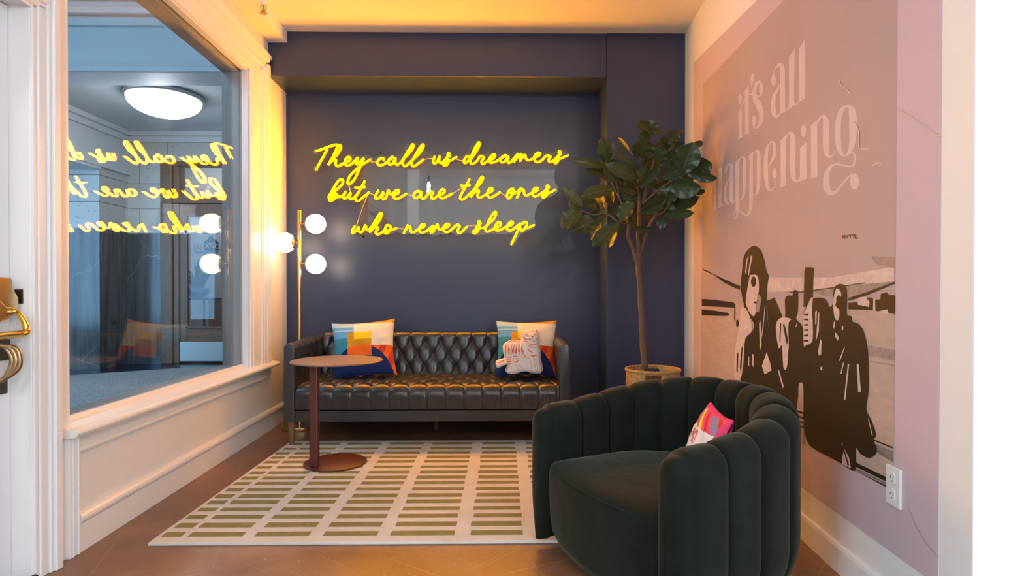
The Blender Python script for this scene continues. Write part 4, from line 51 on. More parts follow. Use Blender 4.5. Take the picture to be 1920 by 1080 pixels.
TIGER_BOLD = [[(0.03,0.5984),(0.0195,0.5699),(0.0214,0.5319)],[(0.048,0.5993),(0.0376,0.5699),(0.0395,0.5319)],[(0.066,0.6002),(0.0556,0.5699),(0.0575,0.5319)],[(0.084,0.6011),(0.0736,0.5698),(0.0755,0.5318)],[(0.1021,0.602),(0.0916,0.5698),(0.0935,0.5318)],[(0.1201,0.603),(0.1097,0.5698),(0.1116,0.5318)],[(0.1381,0.6039),(0.1277,0.5697),(0.1296,0.5317)],[(0.0466,0.5699),(0.0418,0.5461),(0.0504,0.5271)],[(0.0684,0.5698),(0.0636,0.5461),(0.0722,0.5271)],[(0.0902,0.5698),(0.0855,0.5461),(0.094,0.5271)],[(0.112,0.5698),(0.1073,0.546),(0.1158,0.527)],[(0.1339,0.5697),(0.1291,0.546),(0.1377,0.527)],[(0.1652,0.5697),(0.1842,0.5506),(0.2079,0.5364)],[(0.1699,0.5934),(0.1937,0.5767),(0.2364,0.5767)],[(0.1747,0.6029),(0.2032,0.591),(0.2459,0.6004)],[(0.1842,0.5245),(0.2079,0.5174),(0.2364,0.5197)],[(0.1367,0.5317),(0.1557,0.5127)],[(0.1272,0.5697),(0.1462,0.5317)],[(0.1082,0.5698),(0.1177,0.5413)],[(0.1367,0.6457),(0.1557,0.6361)],[(0.1462,0.6314),(0.1699,0.6266)],[(0.1462,0.6172),(0.1747,0.6124)],[(0.2031,0.6171),(0.2221,0.6194)],[(0.2221,0.6313),(0.2411,0.6265)],[(0.1747,0.6599),(0.1699,0.6456)],[(0.1936,0.6551),(0.2031,0.6503)],[(0.2126,0.6645),(0.2221,0.655)],[(0.1319,0.6599),(0.1296,0.6457)],[(0.2316,0.6835),(0.2364,0.6716)],[(0.1747,0.6337),(0.1913,0.6313)],[(0.1936,0.6456),(0.2126,0.6479)],[(0.1509,0.6551),(0.1699,0.6599)],[(-0.0388,0.4632),(-0.0198,0.4703),(0.0039,0.4727)],[(-0.0246,0.4656),(0.0134,0.4821)],[(0.0252,0.5082),(0.0513,0.5082)],[(0.0252,0.494),(0.0537,0.4939)],[(0.0276,0.4797),(0.0537,0.4797)],[(0.03,0.4607),(0.0513,0.4654)],[(0.0703,0.5176),(0.1035,0.5128)],[(0.075,0.4986),(0.1035,0.4986)],[(0.0821,0.4749),(0.1035,0.4843)]]
TIGER_LINE = [[(0.0181,0.5414),(0.0229,0.4845),(0.0323,0.456),(0.0228,0.4133),(0.056,0.4061),(0.0537,0.4559),(0.0513,0.5034),(0.0608,0.5319)],[(0.0703,0.5271),(0.075,0.4844),(0.094,0.4464),(0.1082,0.425),(0.1367,0.4296),(0.1082,0.4606),(0.1059,0.5033),(0.1082,0.5128)],[(0.1082,0.5223),(0.1367,0.508),(0.1699,0.5079)],[(0.1699,0.5412),(0.1747,0.5079),(0.1937,0.4604),(0.1913,0.4176),(0.2032,0.4081),(0.2269,0.4128),(0.2222,0.4318),(0.2079,0.4936),(0.2032,0.5221)],[(0.2127,0.5031),(0.2269,0.4698),(0.2364,0.427),(0.2365,0.4128),(0.265,0.4103),(0.2626,0.427),(0.2507,0.4745),(0.2483,0.5505)],[(0.0134,0.5699),(0.0371,0.6031),(0.0798,0.6102),(0.1225,0.5982)],[(0.1272,0.6552),(0.1462,0.6646),(0.2221,0.6812)],[(0.1509,0.6362),(0.1747,0.6266),(0.1984,0.6313),(0.2079,0.6456)]]


# ------------------------------------------------------------------ materials
def pmat(name, col, rough=0.5, metal=0.0, bump=None, var=None, emit=None, es=0.0, sheen=0.0, sheencol=None, spec=None, coat=0.0):
    m = bpy.data.materials.new(name); m.use_nodes = True
    nt = m.node_tree; b = nt.nodes['Principled BSDF']
    b.inputs['Base Color'].default_value = (*col, 1); b.inputs['Roughness'].default_value = rough; b.inputs['Metallic'].default_value = metal
    if spec is not None: b.inputs['Specular IOR Level'].default_value = spec
    if emit: b.inputs['Emission Color'].default_value = (*emit, 1); b.inputs['Emission Strength'].default_value = es
    if sheen: 
        b.inputs['Sheen Weight'].default_value = sheen; b.inputs['Sheen Roughness'].default_value = 0.45
        b.inputs['Sheen Tint'].default_value = (*(sheencol or (1, 1, 1)), 1)
    if coat: b.inputs['Coat Weight'].default_value = coat; b.inputs['Coat Roughness'].default_value = 0.15
    tc = nt.nodes.new('ShaderNodeTexCoord')
    if bump:
        n = nt.nodes.new('ShaderNodeTexNoise'); n.inputs['Scale'].default_value = bump[0]; n.inputs['Detail'].default_value = 3
        nt.links.new(tc.outputs['Object'], n.inputs['Vector'])
        bp = nt.nodes.new('ShaderNodeBump'); bp.inputs['Strength'].default_value = bump[1]; bp.inputs['Distance'].default_value = bump[2] if len(bump) > 2 else 0.01
        nt.links.new(n.outputs['Fac'], bp.inputs['Height']); nt.links.new(bp.outputs['Normal'], b.inputs['Normal'])
    if var:
        n2 = nt.nodes.new('ShaderNodeTexNoise'); n2.inputs['Scale'].default_value = var[0]; n2.inputs['Detail'].default_value = 6; n2.inputs['Roughness'].default_value = 0.6
        mp = nt.nodes.new('ShaderNodeMapping'); mp.inputs['Scale'].default_value = var[2] if len(var) > 2 else (1, 1, 1)
        nt.links.new(tc.outputs['Object'], mp.inputs[0]); nt.links.new(mp.outputs[0], n2.inputs['Vector'])
        r = nt.nodes.new('ShaderNodeValToRGB'); r.color_ramp.elements[0].position = 0.35; r.color_ramp.elements[1].position = 0.65
        r.color_ramp.elements[0].color = (*col, 1); r.color_ramp.elements[1].color = (*var[1], 1)
        nt.links.new(n2.outputs['Fac'], r.inputs[0]); nt.links.new(r.outputs[0], b.inputs['Base Color'])
    return m
def s2l(r, g, b):
    f = lambda c: (c / 255 / 12.92) if c / 255 <= 0.04045 else ((c / 255 + 0.055) / 1.055) ** 2.4
    return (f(r), f(g), f(b))
M_cream = pmat('cream_wall_paint', (0.73, 0.71, 0.68), 0.6, bump=(55, 0.28, 0.01))
M_white = pmat('white_wall_paint', (0.80, 0.80, 0.79), 0.55, bump=(120, 0.05))
M_trim = pmat('white_gloss_trim_paint', (0.82, 0.82, 0.83), 0.32, bump=(30, 0.04))
M_trimcream = pmat('cream_trim_paint', (0.77, 0.75, 0.72), 0.38, bump=(30, 0.04))
M_ceil = pmat('ceiling_paint', (0.80, 0.78, 0.75), 0.8)
M_navy = pmat('navy_wall_paint', (0.019, 0.035, 0.093), 0.36, bump=(150, 0.04), spec=0.65)
M_blackmat = pmat('black_rubber', (0.01, 0.01, 0.011), 0.7, bump=(200, 0.3))
M_frame = pmat('grey_window_frame_paint', (0.25, 0.27, 0.28), 0.4)
M_brass = pmat('brushed_brass', (0.68, 0.52, 0.27), 0.28, 1.0, bump=(80, 0.04))
M_brassbright = pmat('polished_yellow_brass', (0.85, 0.56, 0.10), 0.2, 1.0)
M_bronze = pmat('dark_bronze', (0.09, 0.07, 0.055), 0.4, 0.9, bump=(60, 0.2))
M_antique = pmat('antique_brass', (0.36, 0.25, 0.13), 0.33, 1.0, bump=(40, 0.1))
M_black = pmat('black_plastic', (0.012, 0.012, 0.012), 0.4)
M_chrome = pmat('chrome', (0.7, 0.68, 0.64), 0.2, 1.0)
M_oxblood = pmat('oxblood_powder_coat', (0.085, 0.018, 0.014), 0.42, bump=(400, 0.08))
M_top = pmat('bronze_brown_table_top', (0.20, 0.115, 0.075), 0.36, bump=(300, 0.04), spec=0.6)
M_leather = pmat('charcoal_leather', (0.019, 0.020, 0.023), 0.32, bump=(220, 0.12, 0.003), var=(9, (0.026, 0.026, 0.028)), spec=0.7)
M_legwood = pmat('brown_leg_wood', (0.22, 0.13, 0.05), 0.45, var=(30, (0.15, 0.085, 0.03), (8, 8, 1)))
M_velvet = pmat('forest_green_velvet', (0.004, 0.0065, 0.005), 0.75, sheen=0.32, sheencol=(0.36, 0.37, 0.30), var=(7, (0.008, 0.012, 0.009)), bump=(7, 0.35, 0.02), spec=0.1)
M_cord = pmat('black_cord', (0.01, 0.01, 0.01), 0.6)
M_bark = pmat('fig_bark', (0.17, 0.115, 0.07), 0.85, bump=(90, 0.5, 0.01), var=(20, (0.11, 0.075, 0.045), (1, 1, .2)))
M_soil = pmat('potting_moss', (0.07, 0.042, 0.022), 0.95, bump=(60, 1.0, 0.03), var=(40, (0.12, 0.075, 0.035)))
M_wicker = pmat('woven_seagrass', (0.50, 0.33, 0.13), 0.8, var=(60, (0.33, 0.2, 0.07)), bump=(120, 0.5, 0.01))
M_globe = pmat('lit_opal_glass', (0.9, 0.88, 0.84), 0.3, emit=(1.0, 0.88, 0.70), es=9.0)
M_neon = pmat('yellow_neon_core', (0.6, 0.3, 0.0), 0.6, emit=(1.0, 0.37, 0.0), es=140.0, spec=0.0)
M_sleeve = pmat('amber_halo_sleeve', (0.6, 0.25, 0.0), 0.6, emit=(1.0, 0.36, 0.0), es=1.5, spec=0.0)  # sleeve glow stands in for the amber halo along the tube edges
M_wire = pmat('clear_wire', (0.75, 0.5, 0.2), 0.3)
M_plastic = pmat('white_plastic', (0.78, 0.80, 0.79), 0.3)
M_dome = pmat('lit_frosted_glass_dome', (0.9, 0.9, 0.9), 0.3, emit=(0.95, 0.97, 1.0), es=4.0)
M_bulb = pmat('lit_bulb', (1, 1, 1), 0.3, emit=(0.85, 0.95, 1.0), es=60.0)
M_rugcream = pmat('cream_wool', (0.73, 0.69, 0.63), 0.95, bump=(350, 0.7, 0.006), var=(5, (0.66, 0.61, 0.55)))
M_rugolive = pmat('olive_wool', (0.30, 0.25, 0.085), 0.95, bump=(350, 0.8, 0.006), var=(25, (0.25, 0.205, 0.07)))
M_greywall = pmat('grey_room_paint', (0.74, 0.74, 0.73), 0.7)
M_pipe = pmat('white_pipe', (0.75, 0.76, 0.78), 0.4)
# mural
M_pink = pmat('pink_wallpaper', s2l(198, 179, 190), 0.62, bump=(260, 0.06))
M_mauve = pmat('mauve_print', s2l(178, 160, 160), 0.6, bump=(260, 0.06), var=(1.3, s2l(171, 154, 156)))
M_letter = pmat('pale_lettering_ink', s2l(205, 189, 193), 0.6)
M_pdark = pmat('black_print_ink', s2l(44, 36, 22), 0.5)
M_ppale = pmat('pale_print_ink', s2l(214, 194, 186), 0.6, var=(30, s2l(196, 176, 168)))
M_pgrey = pmat('grey_print_ink', s2l(140, 126, 122), 0.6, var=(40, s2l(165, 148, 142)))
M_pgrey2 = pmat('dark_grey_print_ink', s2l(112, 104, 100), 0.6, var=(40, s2l(150, 138, 132)))
M_ptar = pmat('tarmac_print_ink', s2l(190, 168, 154), 0.6, var=(12, s2l(176, 156, 144), (1, 1, 4)))
M_stripe = pmat('brown_print_ink', s2l(60, 46, 30), 0.6)
M_crack = pmat('paper_crease', s2l(216, 196, 184), 0.6)
# cushions
C = lambda n, r, g, b: pmat(n, s2l(r, g, b), 0.9, bump=(500, 0.35, 0.003))
M_cblue1 = C('woven_pale_blue', 160, 190, 205); M_cblue2 = C('woven_sky_blue', 92, 160, 205); M_cteal = C('woven_teal', 45, 130, 155)
M_cochre = C('woven_ochre', 205, 140, 10); M_ccream = C('woven_cream', 228, 212, 188); M_cyel = C('woven_yellow', 255, 200, 10); M_coch2 = C('woven_mustard', 200, 140, 20)
M_corange = C('woven_orange', 240, 100, 10); M_cred = C('woven_red', 205, 55, 28); M_cnavy = C('woven_navy', 10, 34, 92); M_cwhite = C('white_linen', 222, 214, 208)
M_cpink = C('pink_yarn', 236, 62, 110); M_cgrey = C('grey_yarn', 140, 130, 150); M_cbrown = C('brown_yarn', 150, 90, 50)
M_tigline = C('orange_print', 226, 108, 20); M_tigbold = C('red_orange_print', 226, 90, 22)

def navy_floor():
    m = pmat('dark_vestibule_floor', (0.006, 0.012, 0.035), 0.3); return m
def glass_mat(name, tint, boost=1.0):
    m = bpy.data.materials.new(name); m.use_nodes = True; nt = m.node_tree; nt.nodes.clear()
    out = nt.nodes.new('ShaderNodeOutputMaterial'); mix = nt.nodes.new('ShaderNodeMixShader')
    tr = nt.nodes.new('ShaderNodeBsdfTransparent'); tr.inputs[0].default_value = (*tint, 1)
    gl = nt.nodes.new('ShaderNodeBsdfGlossy'); gl.inputs['Roughness'].default_value = 0.0
    fr = nt.nodes.new('ShaderNodeFresnel'); geo = nt.nodes.new('ShaderNodeNewGeometry')
    mm = nt.nodes.new('ShaderNodeMix'); mm.inputs[2].default_value = 1.5; mm.inputs[3].default_value = 1 / 1.5
    nt.links.new(geo.outputs['Backfacing'], mm.inputs[0]); nt.links.new(mm.outputs[0], fr.inputs['IOR'])
    mu = nt.nodes.new('ShaderNodeMath'); mu.operation = 'MULTIPLY'; mu.inputs[1].default_value = boost; mu.use_clamp = True
    nt.links.new(fr.outputs[0], mu.inputs[0])
    nt.links.new(mu.outputs[0], mix.inputs[0]); nt.links.new(tr.outputs[0], mix.inputs[1]); nt.links.new(gl.outputs[0], mix.inputs[2]); nt.links.new(mix.outputs[0], out.inputs[0])
    return m
M_glass = glass_mat('window_glass', (0.97, 0.98, 0.985), 0.85)
M_acrylic = glass_mat('clear_acrylic', (0.95, 0.955, 0.96), 2.0)

def floor_mat():
    m = bpy.data.materials.new('stained_polished_concrete'); m.use_nodes = True; nt = m.node_tree; b = nt.nodes['Principled BSDF']
    tc = nt.nodes.new('ShaderNodeTexCoord'); L = nt.links.new
    n1 = nt.nodes.new('ShaderNodeTexNoise'); n1.inputs['Scale'].default_value = 1.6; n1.inputs['Detail'].default_value = 8; n1.inputs['Roughness'].default_value = 0.62; L(tc.outputs['Object'], n1.inputs['Vector'])
    r1 = nt.nodes.new('ShaderNodeValToRGB'); e = r1.color_ramp.elements
    e[0].position = 0.34; e[0].color = (0.115, 0.055, 0.030, 1); e[1].position = 0.68; e[1].color = (0.31, 0.17, 0.095, 1)
    x = e.new(0.5); x.color = (0.19, 0.095, 0.052, 1); L(n1.outputs['Fac'], r1.inputs[0])
    # long pale scratches
    cur = r1.outputs[0]
    for ang, sc, th in ((0.6, 2.1, 0.79), (-0.45, 1.7, 0.79), (1.25, 1.9, 0.80), (2.3, 2.4, 0.80)):
        mp = nt.nodes.new('ShaderNodeMapping'); mp.inputs['Rotation'].default_value = (0, 0, ang); L(tc.outputs['Object'], mp.inputs[0]); mp2 = nt.nodes.new('ShaderNodeMapping'); mp2.inputs['Scale'].default_value = (sc, sc * 42, 1); mp2.inputs['Location'].default_value = (ang * 7, 3.3, 0.4); L(mp.outputs[0], mp2.inputs[0])
        v = nt.nodes.new('ShaderNodeTexNoise'); v.inputs['Scale'].default_value = 1.0; v.inputs['Detail'].default_value = 0.0; L(mp2.outputs[0], v.inputs['Vector'])
        lt = nt.nodes.new('ShaderNodeMath'); lt.operation = 'GREATER_THAN'; lt.inputs[1].default_value = th; L(v.outputs['Fac'], lt.inputs[0])
        n3 = nt.nodes.new('ShaderNodeTexNoise'); n3.inputs['Scale'].default_value = 3.0; L(tc.outputs['Object'], n3.inputs['Vector'])
        mu = nt.nodes.new('ShaderNodeMath'); mu.operation = 'MULTIPLY'; L(lt.outputs[0], mu.inputs[0]); L(n3.outputs['Fac'], mu.inputs[1])
        mx = nt.nodes.new('ShaderNodeMix'); mx.data_type = 'RGBA'; L(mu.outputs[0], mx.inputs[0]); L(cur, mx.inputs[6]); mx.inputs[7].default_value = (0.33, 0.19, 0.11, 1); cur = mx.outputs[2]
    sp = nt.nodes.new('ShaderNodeTexNoise'); sp.inputs['Scale'].default_value = 38; sp.inputs['Detail'].default_value = 2; L(tc.outputs['Object'], sp.inputs['Vector'])
    gt = nt.nodes.new('ShaderNodeMath'); gt.operation = 'GREATER_THAN'; gt.inputs[1].default_value = 0.755; L(sp.outputs['Fac'], gt.inputs[0])
    mx = nt.nodes.new('ShaderNodeMix'); mx.data_type = 'RGBA'; L(gt.outputs[0], mx.inputs[0]); L(cur, mx.inputs[6]); mx.inputs[7].default_value = (0.45, 0.33, 0.25, 1)
    L(mx.outputs[2], b.inputs['Base Color'])
    rr = nt.nodes.new('ShaderNodeMapRange'); rr.inputs[3].default_value = 0.22; rr.inputs[4].default_value = 0.42; L(n1.outputs['Fac'], rr.inputs[0]); L(rr.outputs[0], b.inputs['Roughness'])
    bp = nt.nodes.new('ShaderNodeBump'); bp.inputs['Strength'].default_value = 0.06; L(n1.outputs['Fac'], bp.inputs['Height']); L(bp.outputs[0], b.inputs['Normal'])
    return m
M_floor = floor_mat()

def travertine():
    m = pmat('travertine_blocks', (0.55, 0.53, 0.49), 0.5); nt = m.node_tree; b = nt.nodes['Principled BSDF']; L = nt.links.new
    tc = nt.nodes.new('ShaderNodeTexCoord'); mp = nt.nodes.new('ShaderNodeMapping'); mp.inputs['Rotation'].default_value = (radians(90), 0, 0); L(tc.outputs['Object'], mp.inputs[0])
    br = nt.nodes.new('ShaderNodeTexBrick'); br.inputs['Scale'].default_value = 1.0; br.inputs['Brick Width'].default_value = 0.75; br.inputs['Row Height'].default_value = 0.34; br.inputs['Mortar Size'].default_value = 0.006
    br.inputs['Color1'].default_value = (0.56, 0.54, 0.50, 1); br.inputs['Color2'].default_value = (0.50, 0.49, 0.45, 1); br.inputs['Mortar'].default_value = (0.2, 0.19, 0.18, 1); L(mp.outputs[0], br.inputs['Vector'])
    m2 = nt.nodes.new('ShaderNodeMapping'); m2.inputs['Scale'].default_value = (3, 3, 16); L(tc.outputs['Object'], m2.inputs[0])
    n = nt.nodes.new('ShaderNodeTexNoise'); n.inputs['Scale'].default_value = 4; n.inputs['Detail'].default_value = 6; L(m2.outputs[0], n.inputs['Vector'])
    g = nt.nodes.new('ShaderNodeMath'); g.operation = 'GREATER_THAN'; g.inputs[1].default_value = 0.66; L(n.outputs['Fac'], g.inputs[0])
    mx = nt.nodes.new('ShaderNodeMix'); mx.data_type = 'RGBA'; L(g.outputs[0], mx.inputs[0]); L(br.outputs['Color'], mx.inputs[6]); mx.inputs[7].default_value = (0.22, 0.2, 0.18, 1); L(mx.outputs[2], b.inputs['Base Color'])
    return m
M_trav = travertine()
def marble():
    m = pmat('dark_grey_marble', (0.08, 0.08, 0.075), 0.16); nt = m.node_tree; b = nt.nodes['Principled BSDF']; L = nt.links.new
    tc = nt.nodes.new('ShaderNodeTexCoord'); m2 = nt.nodes.new('ShaderNodeMapping'); m2.inputs['Scale'].default_value = (9, 9, 0.7); L(tc.outputs['Object'], m2.inputs[0])
    n = nt.nodes.new('ShaderNodeTexNoise'); n.inputs['Scale'].default_value = 1.6; n.inputs['Detail'].default_value = 7; L(m2.outputs[0], n.inputs['Vector'])
    r = nt.nodes.new('ShaderNodeValToRGB'); r.color_ramp.elements[0].position = 0.3; r.color_ramp.elements[0].color = (0.04, 0.04, 0.036, 1); r.color_ramp.elements[1].position = 0.72; r.color_ramp.elements[1].color = (0.13, 0.13, 0.12, 1); L(n.outputs['Fac'], r.inputs[0])
    v = nt.nodes.new('ShaderNodeTexVoronoi'); v.feature = 'DISTANCE_TO_EDGE'; v.inputs['Scale'].default_value = 0.8; 
    nn = nt.nodes.new('ShaderNodeTexNoise'); nn.inputs['Scale'].default_value = 2; L(tc.outputs['Object'], nn.inputs['Vector'])
    ad = nt.nodes.new('ShaderNodeMix'); ad.data_type = 'VECTOR'; ad.inputs[0].default_value = 0.3; L(tc.outputs['Object'], ad.inputs[4]); L(nn.outputs['Color'], ad.inputs[5]); L(ad.outputs[1], v.inputs['Vector'])
    lt = nt.nodes.new('ShaderNodeMath'); lt.operation = 'LESS_THAN'; lt.inputs[1].default_value = 0.0012; L(v.outputs['Distance'], lt.inputs[0])
    mx = nt.nodes.new('ShaderNodeMix'); mx.data_type = 'RGBA'; L(lt.outputs[0], mx.inputs[0]); L(r.outputs[0], mx.inputs[6]); mx.inputs[7].default_value = (0.22, 0.23, 0.23, 1); L(mx.outputs[2], b.inputs['Base Color'])
    return m
M_marble = marble()
M_vpaint = pmat('vestibule_paint', (0.60, 0.62, 0.63), 0.6)
M_vfloor = navy_floor()
def matmat():
    m = pmat('ribbed_grey_mat', (0.2, 0.21, 0.22), 0.9); nt = m.node_tree; b = nt.nodes['Principled BSDF']; L = nt.links.new
    tc = nt.nodes.new('ShaderNodeTexCoord'); wv = nt.nodes.new('ShaderNodeTexVoronoi'); wv.distance = 'CHEBYCHEV'; wv.inputs['Scale'].default_value = 22; wv.inputs['Randomness'].default_value = 0.15; L(tc.outputs['Object'], wv.inputs['Vector'])
    r = nt.nodes.new('ShaderNodeValToRGB'); r.color_ramp.elements[0].color = (0.62, 0.62, 0.60, 1); r.color_ramp.elements[1].color = (0.12, 0.12, 0.12, 1); r.color_ramp.elements[1].position = 0.6; L(wv.outputs['Distance'], r.inputs[0]); L(r.outputs[0], b.inputs['Base Color'])
    bp = nt.nodes.new('ShaderNodeBump'); bp.inputs['Strength'].default_value = 0.8; bp.inputs['Distance'].default_value = 0.01; bp.invert = True; L(wv.outputs['Distance'], bp.inputs['Height']); L(bp.outputs[0], b.inputs['Normal'])
    return m
M_mat = matmat()
M_dwood = pmat('dark_stained_oak', (0.15, 0.062, 0.022), 0.4, var=(10, (0.21, 0.10, 0.04), (6, 6, 0.6)), bump=(60, 0.1))
M_steel = pmat('brushed_steel_plate', (0.5, 0.48, 0.45), 0.4, 0.8)
M_signblue = pmat('blue_grey_sign_ink', s2l(120, 160, 180), 0.6)
M_signdark = pmat('dark_sign_ink', s2l(45, 55, 65), 0.6)
M_signlight = pmat('light_sign_ink', s2l(200, 225, 240), 0.6)
M_teal = pmat('teal_glaze', (0.03, 0.16, 0.2), 0.3); M_darkleaf = pmat('dark_leaf', (0.02, 0.05, 0.03), 0.5); M_ctop = pmat('console_black', (0.01, 0.012, 0.02), 0.3); M_cwood = pmat('console_wood', (0.28, 0.13, 0.06), 0.5)

def leafmat(name, top, vein, rough):
    m = pmat(name, top, rough, spec=0.5); nt = m.node_tree; b = nt.nodes['Principled BSDF']; L = nt.links.new
    uv = nt.nodes.new('ShaderNodeUVMap'); sx = nt.nodes.new('ShaderNodeSeparateXYZ'); L(uv.outputs[0], sx.inputs[0])
    def mth(op, a, bb=None):
        n = nt.nodes.new('ShaderNodeMath'); n.operation = op
        for i, x in enumerate((a, bb)):
            if x is None: continue
            if isinstance(x, (int, float)): n.inputs[i].default_value = x
            else: L(x, n.inputs[i])
        return n.outputs[0]
    au = mth('ABSOLUTE', mth('SUBTRACT', sx.outputs[0], 0.5))
    mid = mth('LESS_THAN', au, 0.014)
    q = mth('FRACT', mth('SUBTRACT', mth('MULTIPLY', sx.outputs[1], 5.0), mth('MULTIPLY', au, 4.2)))
    lat = mth('LESS_THAN', mth('ABSOLUTE', mth('SUBTRACT', q, 0.5)), 0.035)
    vn = mth('MAXIMUM', mid, mth('MULTIPLY', lat, 0.55))
    mx = nt.nodes.new('ShaderNodeMix'); mx.data_type = 'RGBA'; L(vn, mx.inputs[0]); mx.inputs[6].default_value = (*top, 1); mx.inputs[7].default_value = (*vein, 1); L(mx.outputs[2], b.inputs['Base Color'])
    bp = nt.nodes.new('ShaderNodeBump'); bp.inputs['Strength'].default_value = 0.35; bp.inputs['Distance'].default_value = 0.003; L(mth('ABSOLUTE', mth('SUBTRACT', q, 0.5)), bp.inputs['Height']); L(bp.outputs[0], b.inputs['Normal'])
    out = nt.nodes['Material Output']; tl = nt.nodes.new('ShaderNodeBsdfTranslucent'); tl.inputs[0].default_value = (0.10, 0.13, 0.03, 1)
    ms = nt.nodes.new('ShaderNodeMixShader'); ms.inputs[0].default_value = 0.13; L(b.outputs[0], ms.inputs[1]); L(tl.outputs[0], ms.inputs[2]); L(ms.outputs[0], out.inputs[0])
    return m
M_leaf = leafmat('fig_leaf', (0.022, 0.050, 0.020), (0.075, 0.12, 0.05), 0.36)

# ------------------------------------------------------------------ mesh helpers
ROOT = {}
class MB:
    def __init__(s, fr=None): s.v = []; s.f = []; s.m = []; s.uv = {}; s.fr = fr
    def add(s, p):
        if s.fr: p = s.fr(*p)
        s.v.append(tuple(p)); return len(s.v) - 1
    def face(s, idx, m=0): s.f.append(tuple(idx)); s.m.append(m)
    def box(s, x0, x1, y0, y1, z0, z1, m=0):
        i = [s.add(p) for p in ((x0, y0, z0), (x1, y0, z0), (x1, y1, z0), (x0, y1, z0), (x0, y0, z1), (x1, y0, z1), (x1, y1, z1), (x0, y1, z1))]
        for q in ((0, 3, 2, 1), (4, 5, 6, 7), (0, 1, 5, 4), (1, 2, 6, 5), (2, 3, 7, 6), (3, 0, 4, 7)): s.face([i[k] for k in q], m)
    def poly(s, pts, m=0): s.face([s.add(p) for p in pts], m)
    def prism(s, pts, vec, m=0):
        a = [s.add(p) for p in pts]; vec = Vector(vec); b = [s.add(tuple(Vector(p) + vec)) for p in pts]; n = len(pts)
        s.face(a[::-1], m); s.face(b, m)
        for i in range(n): s.face((a[i], a[(i + 1) % n], b[(i + 1) % n], b[i]), m)
    def grid(s, rows, m=0, cu=False, cv=False, mf=None):
        R = [[s.add(p) for p in r] for r in rows]; n = len(R); k = len(R[0])
        for i in range(n if cu else n - 1):
            for j in range(k if cv else k - 1):
                s.face((R[i][j], R[i][(j + 1) % k], R[(i + 1) % n][(j + 1) % k], R[(i + 1) % n][j]), mf(i, j) if mf else m)
        return R
    def tube(s, pts, rad, n=10, m=0, cap=True, flat=None):
        pts = [Vector(p) for p in pts]; rows = []
        up = None
        for i, p in enumerate(pts):
            t = (pts[min(i + 1, len(pts) - 1)] - pts[max(i - 1, 0)])
            if t.length < 1e-9: t = Vector((0, 0, 1))
            t.normalize()
            if up is None: up = t.orthogonal().normalized()
            up = (up - t * up.dot(t)); up = up.normalized() if up.length > 1e-6 else t.orthogonal().normalized()
            sd = t.cross(up); r = rad[i] if isinstance(rad, (list, tuple)) else rad
            rows.append([tuple(p + (up * cos(2 * pi * k / n) + sd * sin(2 * pi * k / n)) * r) for k in range(n)])
        R = s.grid(rows, m, cv=True)
        if cap: s.face(R[0][::-1], m); s.face(R[-1], m)
    def lathe(s, c, prof, n=32, m=0, ax=None, caps=True):
        c = Vector(c); ax = Vector(ax or (0, 0, 1)).normalized(); u = ax.orthogonal().normalized(); v = ax.cross(u)
        if ax.z > .99: u = Vector((1, 0, 0)); v = Vector((0, 1, 0))
        rows = [[tuple(c + ax * h + (u * cos(2 * pi * k / n) + v * sin(2 * pi * k / n)) * r) for k in range(n)] for r, h in prof]
        R = s.grid(rows, m, cv=True)
        if caps: s.face(R[0][::-1], m); s.face(R[-1], m)
    def build(s, name, mats, parent=None, smooth=False, bevel=0.0, origin=None, fix=True, autosmooth=None):
        if not isinstance(mats, (list, tuple)): mats = [mats]
        if parent is not None: org = ROOT[parent.name]
        elif origin is not None: org = Vector(origin)
        else:
            xs = [p[0] for p in s.v]; ys = [p[1] for p in s.v]; zs = [p[2] for p in s.v]
            org = Vector(((min(xs) + max(xs)) / 2, (min(ys) + max(ys)) / 2, min(zs)))
        me = bpy.data.meshes.new(name); me.from_pydata([tuple(Vector(p) - org) for p in s.v], [], s.f)
        for mt in mats: me.materials.append(mt)
        for i, p in enumerate(me.polygons): p.material_index = s.m[i]; p.use_smooth = smooth
        if s.uv:
            ul = me.uv_layers.new(name='UVMap')
            for lp in me.loops: ul.data[lp.index].uv = s.uv.get(lp.vertex_index, (0.5, 0.5))
        if fix:
            bm = bmesh.new(); bm.from_mesh(me); bmesh.ops.recalc_face_normals(bm, faces=bm.faces); bm.to_mesh(me); bm.free()
        o = bpy.data.objects.new(name, me); COL.objects.link(o)
        if parent is not None: o.parent = parent
        else: o.location = org
        ROOT[o.name] = org
        if bevel:
            b = o.modifiers.new('bevel', 'BEVEL'); b.width = bevel; b.segments = 2; b.limit_method = 'ANGLE'; b.angle_limit = radians(40)
        if smooth and autosmooth:
            try: me.set_sharp_from_angle(angle=radians(autosmooth))
            except Exception: pass
        return o
def thing(name, label, cat, loc, group=None, kind=None):
    o = bpy.data.objects.new(name, None); COL.objects.link(o); o.location = loc; o.empty_display_size = 0.1
    ROOT[o.name] = Vector(loc); return tag(o, label, cat, group, kind)
def tag(o, label=None, cat=None, group=None, kind=None):
    if label: o['label'] = label
    if cat: o['category'] = cat
    if group: o['group'] = group
    if kind: o['kind'] = kind
    return o
def struct(o): o['kind'] = 'structure'; return o
def catmull(pts, n=6):
    P = [Vector(p) for p in pts]; o = []
    for i in range(len(P) - 1):
        a = P[max(i - 1, 0)]; b = P[i]; c = P[i + 1]; d = P[min(i + 2, len(P) - 1)]
        for k in range(n):
            t = k / n; o.append(.5 * (2 * b + (c - a) * t + (2 * a - 5 * b + 4 * c - d) * t * t + (3 * b - a - 3 * c + d) * t ** 3))
    o.append(P[-1]); return o
